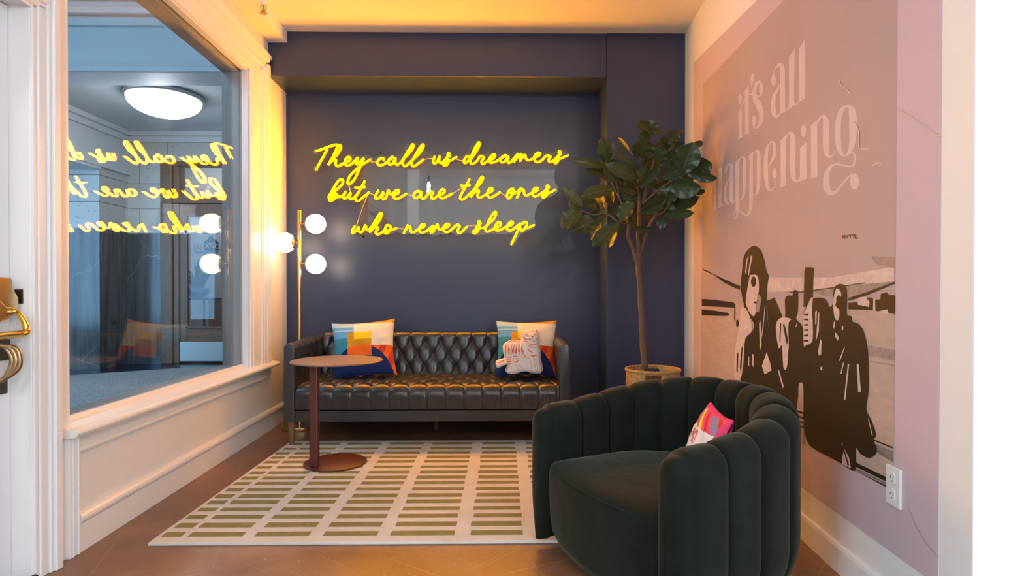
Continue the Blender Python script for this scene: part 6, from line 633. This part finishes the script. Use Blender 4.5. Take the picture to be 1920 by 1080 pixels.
# tiger-shaped cushion
tp = [Vector(p) for p in TIGER]; cx = sum(p.x for p in tp) / len(tp); zmin = min(p.y for p in tp)
sm = catmull([tuple(p) for p in tp] + [tuple(tp[0])], 3)[:-1]
def pdist(q):
    best = 9
    for i in range(len(sm)):
        a = sm[i]; b = sm[(i + 1) % len(sm)]; ab = b - a; t = max(0, min(1, (q - a).dot(ab) / max(ab.length_squared, 1e-12))); best = min(best, (q - a - ab * t).length)
    return best
def inside(q):
    c_ = False; n = len(sm)
    for i in range(n):
        a = sm[i]; b = sm[(i + 1) % n]
        if (a.y > q.y) != (b.y > q.y) and q.x < (b.x - a.x) * (q.y - a.y) / (b.y - a.y) + a.x: c_ = not c_
    return c_
pts = list(sm); st_ = 0.008
x = min(p.x for p in tp)
while x < max(p.x for p in tp):
    z = zmin
    while z < max(p.y for p in tp):
        q = Vector((x, z))
        if inside(q) and pdist(q) > 0.005: pts.append(q)
        z += st_
    x += st_
res = geometry.delaunay_2d_cdt([Vector((p.x, p.y)) for p in pts], [(i, (i + 1) % len(sm)) for i in range(len(sm))], [], 1, 1e-5)
def thk(q):
    d = pdist(q); rr = 0.05; k = min(d, rr) / rr; return 0.045 * sqrt(max(0, k * (2 - k)))
ZS = 0.418   # seat height where it stands
lean = 0.34
def tw(x, z, off): 
    h = z - zmin; return (x, 3.998 + h * lean * 0.85 - off, ZS + h * 0.98 - off * 0.25 + 0.012)
mb = MB(); TH = [0.0 if i < len(sm) else thk(v) for i, v in enumerate(res[0])]
fr_ = [mb.add(tw(v.x, v.y, t)) for v, t in zip(res[0], TH)]; bk_ = [mb.add(tw(v.x, v.y, -t)) for v, t in zip(res[0], TH)]
for f in res[2]: mb.face([fr_[i] for i in f], 0); mb.face([bk_[i] for i in f][::-1], 0)
def stroke(pts, w0, m, taper):
    c_ = catmull(pts, 6); n = len(c_); A_ = []; B_ = []
    for i, p in enumerate(c_):
        t = (c_[min(i + 1, n - 1)] - c_[max(i - 1, 0)]); t = t.normalized() if t.length > 1e-9 else Vector((1, 0)); nn = Vector((-t.y, t.x)); ww = w0 * (sin(pi * min(max((i + .6) / n, 0), 1)) if taper else 1)
        for L_, s_ in ((A_, 1), (B_, -1)):
            q = p + nn * ww * s_; L_.append(tw(q.x, q.y, (thk(q) if inside(q) else 0.0) + 0.0014))
    mb.grid([A_, B_], m)
for s_ in TIGER_LINE: stroke(s_, 0.0011, 1, False)
for s_ in TIGER_BOLD: stroke(s_, 0.0032, 2, True)
tc_ = mb.build('tiger_cushion', [M_cwhite, M_tigline, M_tigbold], smooth=True, fix=False)
tag(tc_, 'small white cushion cut to a standing tiger with orange stripes', 'cushion')

# ------------------------------------------------------------------ velvet armchair
CC = Vector((0.57, 2.10, 0)); CF = Vector((-0.902, -0.431, 0)).normalized(); CS = Vector((CF.y, -CF.x, 0))
if CS.y < 0: CS = -CS
chair = thing('tub_armchair', 'dark green velvet channel-back tub armchair beside the mural', 'armchair', tuple(CC))
RC = 0.376; ARM = 0.262; LEN = 2 * ARM + pi * RC; NCH = 13; PIT = LEN / NCH; TK = 0.112
def cpath(l):
    if l < ARM: f = ARM - l; s = -RC; n = (0, -1)
    elif l < ARM + pi * RC: a = (l - ARM) / RC; f = -RC * sin(a); s = -RC * cos(a); n = (-sin(a), -cos(a))
    else: f = l - ARM - pi * RC; s = RC; n = (0, 1)
    return f, s, n
def sst(x): x = max(0, min(1, x)); return x * x * (3 - 2 * x)
mb = MB(); rows = []; SPC = 14; stations = []
EC = 0.05
for k in range(9): e = 1 - k / 9; stations.append((0.0, e))
for i in range(NCH * SPC + 1): stations.append((LEN * i / (NCH * SPC), 0.0))
for k in range(1, 10): stations.append((LEN, -k / 9))
for l, e in stations:
    f, s, n = cpath(l); ex = abs(e); sc = sqrt(max(0.0, 1 - ex * ex)); f2 = f + EC * ex
    d_end = min(l, LEN - l); h = 0.535 + 0.10 * sst(d_end / 0.75) - (1 - sc) * 0.03
    x = (l / PIT) % 1.0; x = min(max(x, 0), 1)
    bul = 0.020 * sqrt(max(0, 1 - abs(2 * x - 1) ** 3.2)) if e == 0 else 0.0
    if e != 0: bul = 0.0
    hw = TK / 2; r = []
    prof = []
    for k in range(14): prof.append((-hw, 0.12 + (h - hw - 0.12) * k / 13, -1, 0))
    for k in range(1, 14):
        a = pi * k / 14; prof.append((-hw * cos(a), h - hw + hw * sin(a), -cos(a), sin(a)))
    for k in range(16): prof.append((hw, h - hw - (h - hw - 0.22) * k / 15, 1, 0))
    for k in range(1, 7):
        a = k / 6; prof.append((hw - 0.080 * a ** 2.2, 0.22 - 0.195 * a, 1, -0.3))
    for j, (o, z, no, nz) in enumerate(prof):
        o2 = (o + no * bul); z2 = z + nz * bul * 0.8
        if e != 0:
            o2 = o * (0.25 + 0.75 * sc); 
        p = CC + CF * f2 + CS * s + (CF * n[0] + CS * n[1]) * o2; r.append((p.x, p.y, z2))
    rows.append(r)
R = mb.grid(rows, 0); mb.face(R[0][::-1]); mb.face(R[-1])
bot = [[rows[i][0], rows[i][-1]] for i in range(len(rows))]; mb.grid(bot, 0)
mb.build('channel_back', M_velvet, chair, smooth=True, autosmooth=75)
mb = MB(); rs = 0.318; out = []
for k in range(41): a = -pi / 2 + pi * k / 40; out.append((-rs * cos(a) * 1.0, rs * sin(a)))
FRT = ARM + 0.02
for k in range(1, 9): out.append((FRT * k / 9 , rs))
for k in range(0, 33):
    q = 1 - 2 * k / 32; out.append((FRT + 0.045 * (1 - abs(q) ** 2.4), rs * (q if abs(q) < .97 else q * .995)))
for k in range(1, 9): out.append((FRT * (1 - k / 9), -rs))
rows = []
for sc, z in ((0.86, 0.025), (0.93, 0.04), (0.97, 0.075), (0.99, 0.14), (1.0, 0.24), (1.0, 0.295), (0.993, 0.315), (0.975, 0.330), (0.94, 0.341), (0.88, 0.349), (0.75, 0.357), (0.5, 0.363), (0.2, 0.366), (0.01, 0.366)):
    r = []
    for f, s in out:
        p = CC + CF * ((f - 0.0) * sc) + CS * (s * sc); r.append((p.x, p.y, z))
    rows.append(r)
R = mb.grid(rows, 0, cv=True); mb.face(R[0][::-1]); mb.face(R[-1])
# sewn edge along the seat front
ed = [CC + CF * (f * 0.99 + 0.001) + CS * (s * 0.99) + Vector((0, 0, 0.3225)) for f, s in out[50:80]]
mb.tube(ed, 0.0016, 6); mb.build('seat_cushion', M_velvet, chair, smooth=True, autosmooth=75)
mb = MB(); mb.lathe((CC.x + CF.x * 0.0, CC.y, 0.0158), [(0.27, 0), (0.27, 0.016)], 40); mb.build('plinth', M_black, chair)
HM = [M_cwhite, M_cpink, M_cred, M_corange, M_cyel, M_cgrey, M_cbrown]
def chair_col(u, v):
    if u < 0.03 or u > 0.93 or v < 0.05: return 1
    edge = 0.31 - 0.10 * (u - 0.5) ** 2
    if v < edge:
        k = (u * 1.3 - v * 1.6 + 0.55) * 7.5
        return [5, 2, 3, 1, 5, 4, 1, 2, 1, 5][int(k) % 10]
    # two letters and the start of a second line
    def near(a, b, w=0.017):
        ax, ay = a; bx, by = b; ax += 0.14; bx += 0.14; dx = bx - ax; dy = by - ay; t = max(0, min(1, ((u - ax) * dx + (v - ay) * dy) / (dx * dx + dy * dy))); return (u - ax - t * dx) ** 2 + (v - ay - t * dy) ** 2 < w * w
    for a, b in (((.13, .54), (.16, .36)), ((.16, .36), (.20, .48)), ((.20, .48), (.25, .36)), ((.25, .36), (.27, .54)), ((.10, .72), (.10, .62)), ((.10, .67), (.17, .67))):
        if near(a, b): return 6
    if abs(sqrt(((u - .50) / .06) ** 2 + ((v - .46) / .095) ** 2) - 1) < 0.24: return 1 if u > .50 else 2
    return 0
pillow('lumbar_pillow', 0.25, 0.27, 0.10, (0.722, 2.07, 0.452), (-0.05, -1, -0.06), (0.42, 0.08, 1), chair_col, HM, 'small white cushion with pink striped border sitting in the green armchair', group=None, back=1, N=80)

# ------------------------------------------------------------------ fig tree and basket
BX, BY = 0.960, 3.74
bk = thing('wicker_basket', 'round woven seagrass basket planter standing behind the armchair', 'basket', (BX, BY, 0))
mb = MB(); rows = []; nk = 72; zz = [0.0 + 0.49 * k / 48 for k in range(49)]
def brad(z): return 0.142 + 0.026 * sin(min(1, z / 0.49) * pi * 0.55)
gap = lambda a, z: False
for z in zz:
    rows.append([(BX + (brad(z) + 0.004 * sin(z * 320) * (1 if k % 2 else -1)) * cos(2 * pi * k / nk), BY + (brad(z) + 0.004 * sin(z * 320) * (1 if k % 2 else -1)) * sin(2 * pi * k / nk), z) for k in range(nk)])
idx = [[mb.add(p) for p in r] for r in rows]
def hole(i, k):
    a = 2 * pi * (k + .5) / nk; z = zz[i]; 
    return 0.435 < z < 0.472 and (abs(a - 1.35) < 0.30 or abs(a - (1.35 + pi)) < 0.30)
for i in range(48):
    for k in range(nk):
        if not hole(i, k): mb.face((idx[i][k], idx[i][(k + 1) % nk], idx[i + 1][(k + 1) % nk], idx[i + 1][k]))
mb.face(idx[0][::-1])
o = mb.build('body', M_wicker, bk, smooth=True); sl = o.modifiers.new('wall', 'SOLIDIFY'); sl.thickness = 0.010; sl.offset = -1
mb = MB(); rim = [(BX + 0.168 * cos(2 * pi * k / 72), BY + 0.168 * sin(2 * pi * k / 72), 0.494 + 0.0015 * (k % 2)) for k in range(73)]; mb.tube(rim, [0.0095 + 0.0015 * (k % 2) for k in range(73)], 8); mb.build('rim', M_wicker, bk)
fig = thing('fiddle_leaf_fig', 'tall fiddle leaf fig tree with large dark leaves in the basket', 'plant', (BX, BY, 0.42))
mb = MB(); 
for br_ in BRANCHES:
    cc = catmull([tuple(b[:3]) for b in br_], 5); rr = catmull([(b[3], 0, 0) for b in br_], 5); mb.tube(cc, [max(q.x, .002) * (1 + 0.06 * sin(i * 1.9)) for i, q in enumerate(rr)], 10)
mb.build('trunk', M_bark, fig, smooth=True)
mb = MB(); mb.lathe((BX, BY, 0.405), [(0.146, 0), (0.150, 0.02), (0.12, 0.036), (0.05, 0.045), (0.001, 0.05)], 40); mb.build('soil', M_soil, fig, smooth=True)
mb = MB(); camp = Vector((0, 0, 1.0))
def leaf(b, t, W, tw_):
    b = Vector(b); t = Vector(t); ax = t - b; L_ = ax.length; ax.normalize(); mid = (b + t) / 2
    tocam = (camp - mid).normalized(); up = tocam - ax * tocam.dot(ax); up.normalize(); sd = ax.cross(up)
    ang = tw_ * 0.9; nrm = (up * cos(ang) + sd * sin(ang)); sd = ax.cross(nrm)
    W = W / max(0.55, abs(cos(ang))); NU, NV = 8, 16; fl_ = random.random()
    droop = 0.10 + 0.10 * random.random(); cup = 0.12 + 0.22 * random.random()
    I = {}
    for j in range(NV + 1):
        v = j / NV
        wv = 0.60 * (max(0.0, sin(pi * v ** 0.82)) ** 0.62) * (0.50 + 0.55 * v)
        wv = max(min(wv, 0.56), 0.035) if v < 0.999 else 0.03
        if v < 0.06: wv = 0.04
        for i in range(NU + 1):
            u = -1 + 2 * i / NU
            x = u * wv * W * 0.95
            zz_ = -droop * L_ * (v * v) + cup * abs(u) ** 1.5 * wv * W + 0.004 * sin(v * 19 + fl_ * 6 + (2 if u > 0 else 0)) * abs(u) ** 2 * (W / 0.1)
            p = b + ax * (L_ * v) + sd * x + nrm * (zz_ + droop * L_ * 0.35 * v)
            k = mb.add(tuple(p)); mb.uv[k] = (0.5 + u * 0.5 * wv / 0.56, v); I[(i, j)] = k
    for j in range(NV):
        for i in range(NU): mb.face((I[(i, j)], I[(i + 1, j)], I[(i + 1, j + 1)], I[(i, j + 1)]))
for b, t, W, tw_ in LEAVES: leaf(b, t, W * 1.25, tw_)
for q_, (b, t, W, tw_) in enumerate(LEAVES):    # inner leaves filling the crown behind the outer ones
    c_ = Vector((0.93, 3.80, 1.66)); b2 = Vector(b).lerp(c_, 0.25) + Vector((0, 0.06, -0.01)); t2 = Vector(t).lerp(c_, 0.22) + Vector((0.03 * sin(q_ * 2.1), 0.10, 0.03 * cos(q_ * 1.3)))
    if (t2 - b2).length > 0.09 and q_ % 3 != 2: leaf(b2, t2, W * 1.1, 0.5 * sin(q_ * 1.7))
mb.build('foliage', M_leaf, fig, smooth=True, fix=False)

# ------------------------------------------------------------------ sprinkler on the ceiling
sk = thing('fire_sprinkler', 'brass pendent fire sprinkler on the ceiling beside the window', 'sprinkler', (-1.455, 3.60, 2.855))
sx_, sy_ = -1.455, 3.60
mb = MB(); mb.lathe((sx_, sy_, 2.735), [(0.018, 0), (0.018, 0.03), (0.024, 0.032), (0.024, 0.075), (0.030, 0.077), (0.030, 0.1195)], 20); mb.build('escutcheon', M_plastic, sk, smooth=True, autosmooth=40)
mb = MB(); mb.lathe((sx_, sy_, 2.685), [(0.022, 0), (0.022, 0.003), (0.005, 0.004), (0.005, 0.015)], 18)
for s_ in (-1, 1): mb.tube(catmull([(sx_ + s_ * 0.006, sy_, 2.697), (sx_ + s_ * 0.016, sy_, 2.715), (sx_ + s_ * 0.012, sy_, 2.736)], 5), 0.003, 8)
mb.tube([(sx_, sy_, 2.70), (sx_, sy_, 2.736)], 0.004, 8); mb.build('head', M_antique, sk)

# ------------------------------------------------------------------ vestibule behind the glass
mb = MB(); mb.box(-7.2, -1.86, 0.92, 10.2, -0.08, -0.001); struct(mb.build('floor_vestibule', M_vfloor))
mb = MB(); mb.poly([(-5.3, 4.0, 0), (-1.95, 4.0, 0), (-2.6, 8.0, 0), (-4.17, 7.56, 0), (-5.06, 6.93, 0)]) if 0 else mb.prism([(-5.6, 4.2, 0), (-2.0, 4.2, 0), (-2.5, 7.9, 0), (-3.7, 7.72, 0), (-4.17, 7.53, 0), (-5.06, 6.92, 0), (-5.6, 6.55, 0)], (0, 0, 0.012))
tag(mb.build('entrance_mat', M_mat), 'large ribbed grey entrance mat on the vestibule floor behind the window', 'mat')
mb = MB(); mb.box(-5.12, -4.66, 8.1, 8.3, 1.78, 3.2); mb.box(-3.70, -1.8, 8.1, 8.3, 1.78, 3.2); mb.box(-4.66, -3.70, 8.1, 8.3, 2.76, 3.2); struct(mb.build('wall_vestibule_upper', M_trav))
mb = MB(); mb.box(-5.12, -4.66, 8.08, 8.3, 0, 1.78); mb.box(-3.70, -1.8, 8.08, 8.3, 0, 1.78); struct(mb.build('wall_vestibule_dado', M_marble))
mb = MB(); mb.box(-6.4, -5.12, 7.53, 8.3, 0, 1.79); struct(mb.build('wall_vestibule_pier', M_marble))
mb = MB(); mb.box(-6.4, -5.12, 7.53, 8.3, 1.79, 2.57); struct(mb.build('wall_vestibule_pier_upper', M_trav))
mb = MB(); mb.box(-5.4, -5.12, 0.92, 8.3, 2.57, 3.95); mb.box(-5.4, -5.12, 0.92, 3.4, 0, 2.57); struct(mb.build('wall_vestibule_left', M_vpaint))
mb = MB(); mb.box(-5.5, -5.09, 3.4, 7.53, 2.53, 2.57); mb.box(-5.12, -5.08, 3.4, 8.1, 2.57, 2.60); struct(mb.build('trim_3', M_vpaint, bevel=0.004))
mb = MB(); mb.box(-5.4, -1.8, 5.95, 8.3, 3.165, 3.3); struct(mb.build('ceiling_vestibule', M_vpaint))
mb = MB(); mb.box(-5.4, -1.79, 5.6, 5.95, 3.055, 3.95); mb.box(-5.12, -1.79, 5.57, 5.6, 3.06, 3.11); mb.box(-5.12, -1.79, 5.555, 5.6, 3.48, 3.55); mb.box(-5.12, -1.79, 5.52, 5.6, 3.58, 3.64); struct(mb.build('beam_vestibule', M_vpaint, bevel=0.008))
mb = MB(); mb.box(-5.4, -1.79, 0.92, 5.6, 3.72, 3.95); struct(mb.build('ceiling_vestibule_entry', M_vpaint))
mb = MB(); mb.box(-1.86, -1.79, 4.6, 8.3, 0, 3.95); struct(mb.build('wall_vestibule_right', M_vpaint))
mb = MB(FL); mb.box(-1.45, 2.56, -0.165, -0.02, 2.862, 3.95); struct(mb.build('wall_left_upper', M_vpaint))
mb = MB(); mb.box(-5.12, -1.8, 8.02, 8.1, 3.10, 3.165); mb.box(-5.12, -1.8, 8.06, 8.1, 3.02, 3.10); mb.box(-5.12, -5.04, 5.95, 8.1, 3.10, 3.165); mb.box(-5.12, -5.08, 5.95, 8.1, 3.02, 3.10); mb.box(-5.12, -1.8, 8.085, 8.1, 1.78, 1.83); struct(mb.build('trim_4', M_vpaint, bevel=0.01))
# dome light
dl = thing('ceiling_light', 'lit frosted dome ceiling light with grey rim seen through the window', 'lamp', (-3.74, 6.56, 3.165))
mb = MB(); mb.lathe((-3.74, 6.56, 3.165), [(0.34, 0), (0.392, -0.004), (0.398, -0.02), (0.392, -0.040), (0.375, -0.052), (0.36, -0.05)], 64); mb.build('rim', M_steel, dl, smooth=True)
mb = MB(); mb.lathe((-3.74, 6.56, 3.115), [(0.37 * cos(pi / 2 * k / 16) + 0.0005, -0.19 * sin(pi / 2 * k / 16)) for k in range(17)], 64); mb.build('diffuser', M_dome, dl, smooth=True)
mb = MB(); mb.lathe((-3.74, 6.56, 2.927), [(0.006, 0), (0.018, -0.004), (0.018, -0.010), (0.008, -0.018), (0.001, -0.024)], 16); mb.build('finial', M_steel, dl, smooth=True)
point('dome_lamp_light', (-3.74, 6.5, 2.86), 30, (0.92, 0.96, 1.0), 0.12)
# wooden vestibule door
vd = tag(bpy.data.objects.new('door_2', None), kind='structure'); COL.objects.link(vd); vd.location = (-4.1, 8.1, 0); ROOT[vd.name] = Vector((-4.1, 8.1, 0))
mb = MB()
mb.box(-4.66, -4.50, 8.05, 8.25, 0, 2.75); mb.box(-4.50, -4.42, 8.08, 8.25, 0, 2.75); mb.box(-3.78, -3.68, 8.05, 8.25, 0, 2.75); mb.box(-4.5, -3.7, 8.05, 8.25, 2.70, 2.76); mb.box(-4.5, -3.7, 8.06, 8.25, 2.19, 2.285)
mb.build('frame', M_dwood, vd, bevel=0.012)
mb = MB(); mb.box(-4.42, -4.325, 8.10, 8.15, 0.02, 2.19); mb.box(-3.835, -3.70, 8.10, 8.15, 0.02, 2.19); mb.box(-4.325, -3.835, 8.10, 8.15, 2.03, 2.19); mb.box(-4.325, -3.835, 8.10, 8.15, 0.02, 0.50); mb.box(-4.345, -4.31, 8.085, 8.1, 0.48, 2.05); mb.box(-3.85, -3.815, 8.085, 8.1, 0.48, 2.05); mb.box(-4.345, -3.815, 8.085, 8.1, 2.015, 2.05); mb.box(-4.345, -3.815, 8.085, 8.1, 0.48, 0.515); mb.build('leaf', M_dwood, vd, bevel=0.006)
mb = MB(); mb.box(-4.31, -3.85, 8.122, 8.128, 0.515, 2.015); mb.build('pane', M_glass, vd)
mb = MB(); mb.box(-4.42, -3.78, 8.12, 8.126, 2.285, 2.70); mb.build('transom_pane', M_glass, vd)
mb = MB(); mb.box(-4.425, -3.70, 8.092, 8.0995, 0.035, 0.30); mb.build('kick_plate', M_steel, vd, bevel=0.002)
# hall behind that door
mb = MB(); mb.box(-6.4, -1.8, 10.0, 10.1, 0, 3.6); mb.box(-6.4, -6.3, 8.3, 10.1, 0, 3.6); mb.box(-1.9, -1.8, 8.3, 10.1, 0, 3.6); struct(mb.build('wall_hall', M_vpaint))
mb = MB(); mb.box(-6.4, -1.8, 8.3, 10.1, 3.3, 3.4); struct(mb.build('ceiling_hall', M_vpaint))
area('hall_ceiling_panel', (-4.3, 9.2, 3.25), (-4.3, 9.2, 0), 1.6, 0.8, 26, (0.9, 0.95, 1.0))
K = 9.98 / 8.1
def hx(x): return x * K
def hz(z): return 1 + (z - 1) * K
sg = thing('entrance_sign', 'blue grey entrance sign with arrow on the wall beyond the wooden door', 'sign', (hx(-4.06), 9.99, hz(1.5)))
def text_mesh(s, size, x, z, y, mat, name, parent, spacing=1.0):
    cu = bpy.data.curves.new('lettering', 'FONT'); cu.body = s; cu.size = size; cu.space_character = spacing; cu.extrude = 0.001
    o = bpy.data.objects.new('lettering', cu); COL.objects.link(o); dg = bpy.context.evaluated_depsgraph_get(); me = bpy.data.meshes.new_from_object(o.evaluated_get(dg)); bpy.data.objects.remove(o)
    R_ = Matrix.Rotation(radians(90), 4, 'X'); me.transform(Matrix.Translation(Vector((x, y, z)) - ROOT[parent.name]) @ R_); me.materials.clear(); me.materials.append(mat)
    q = bpy.data.objects.new(name, me); COL.objects.link(q); q.parent = parent; ROOT[q.name] = ROOT[parent.name]; return q
text_mesh('ENTR', 0.110, hx(-4.24), hz(1.578), 9.985, M_signblue, 'lettering', sg, 1.02)
mb = MB(); mb.prism([(hx(-4.235), 9.990, hz(1.533)), (hx(-4.19), 9.990, hz(1.512)), (hx(-4.19), 9.990, hz(1.524)), (hx(-3.90), 9.990, hz(1.524)), (hx(-3.90), 9.990, hz(1.542)), (hx(-4.19), 9.990, hz(1.542)), (hx(-4.19), 9.990, hz(1.554))], (0, 0.004, 0)); mb.build('arrow', M_signblue, sg)
mb = MB(); bp_ = [(-4.09, 1.555), (-3.90, 1.555), (-3.90, 1.665), (-3.93, 1.69), (-3.965, 1.715), (-3.975, 1.74), (-3.975, 1.77), (-3.995, 1.775), (-3.998, 1.79), (-4.002, 1.775), (-4.028, 1.77), (-4.028, 1.74), (-4.04, 1.715), (-4.06, 1.69), (-4.09, 1.675)]
mb.prism([(hx(x), 9.988, hz(z)) for x, z in bp_], (0, 0.008, 0)); mb.build('badge', M_signdark, sg)
text_mesh('ANCE', 0.110, hx(-4.083), hz(1.578), 9.984, M_signlight, 'lettering', sg, 1.02)
text_mesh('Deuts', 0.072, hx(-4.075), hz(1.630), 9.984, M_signlight, 'lettering', sg)
mb = MB()
for x in (-4.018, -4.002, -3.986): mb.box(hx(x) - 0.006, hx(x) + 0.006, 9.985, 9.988, hz(1.742), hz(1.768))
mb.build('tower_windows', M_signlight, sg)
ct = thing('console_table', 'dark topped console table beyond the wooden door', 'table', (-4.6, 9.3, 0))
mb = MB(); mb.box(-5.0, -4.2, 9.12, 9.5, 0.855, 0.89); mb.build('tabletop', M_ctop, ct, bevel=0.004)
mb = MB(); mb.box(-4.56, -4.24, 9.16, 9.46, 0, 0.855); mb.build('pedestal', M_cwood, ct, bevel=0.004)
mb = MB(); mb.tube([(-4.95, 9.3, 0), (-4.95, 9.3, 0.855)], 0.02, 10); mb.build('leg', M_ctop, ct)
mb = MB(); mb.tube([(-4.70, 9.3, 0), (-4.70, 9.3, 0.855)], 0.015, 10); mb.build('leg', M_ctop, ct)
pp_ = thing('potted_plant', 'small spiky plant in a teal bowl on the console table', 'plant', (-4.82, 9.3, 0.89))
mb = MB(); mb.lathe((-4.80, 9.3, 0.8905), [(0.08, 0), (0.16, 0.06), (0.19, 0.15), (0.17, 0.15), (0.02, 0.13)], 24); mb.build('bowl', M_teal, pp_, smooth=True)
mb = MB()
for k in range(26):
    a = random.random() * 6.28; r = 0.05 + 0.14 * random.random(); h = 0.16 + 0.3 * random.random() * (1.4 - r * 4)
    x0, y0 = -4.80 + 0.06 * cos(a), 9.3 + 0.06 * sin(a); x1, y1 = -4.80 + r * cos(a) * 1.4, 9.3 + r * sin(a) * 0.8
    mb.tube(catmull([(x0, y0, 1.02), ((x0 + x1) / 2, (y0 + y1) / 2, 1.04 + h * .7), (x1, y1, 1.03 + h)], 4), [0.012, .016, .018, .018, .016, .013, .009, .006, .002], 6)
mb.build('foliage', M_darkleaf, pp_)
mb = MB(); mb.box(-5.121 + 0.002, -5.110, 7.74, 7.84, 0.56, 0.63); tag(mb.build('wall_plate', M_antique, bevel=0.002), 'small brass wall plate low on the dark marble behind the window', 'plate')

# ------------------------------------------------------------------ room behind the camera (seen in the acrylic backing)
for x, y, lab_ in ((-1.40, -2.0, 'bare bulb pendant mirrored in the middle of the acrylic sign backing'), (1.9, -2.6, 'bare bulb pendant behind the camera nearest the side window'), (-3.3, -2.0, 'bare bulb pendant behind the camera beyond the white door')):
    pn = thing('pendant_lamp', lab_, 'lamp', (x, y, 3.7), group='bare bulb pendants behind the camera')
    mb = MB(); mb.tube([(x, y, 3.16), (x, y, 3.70)], 0.004, 8); mb.build('cord', M_cord, pn)
    mb = MB(); mb.lathe((x, y, 3.06), [(0.022, 0), (0.024, 0.05), (0.018, 0.09), (0.006, 0.11)], 16); mb.build('socket', M_black, pn, smooth=True)
    mb = MB(); mb.lathe((x, y, 2.92), [(0.001, 0), (0.026, 0.012), (0.034, 0.045), (0.030, 0.09), (0.016, 0.14)], 18); mb.build('bulb', M_bulb, pn, smooth=True)
mb = MB(); mb.tube([(-5.0, -1.1, 3.45), (4.0, -1.1, 3.40)], 0.05, 14)
tag(mb.build('ceiling_pipe', M_pipe, smooth=True), 'white pipe running under the high ceiling behind the camera', 'pipe')
mb = MB(); mb.box(-2.1, -1.85, -4.0, -3.8, 0, 3.7); struct(mb.build('column_front_room', M_white))
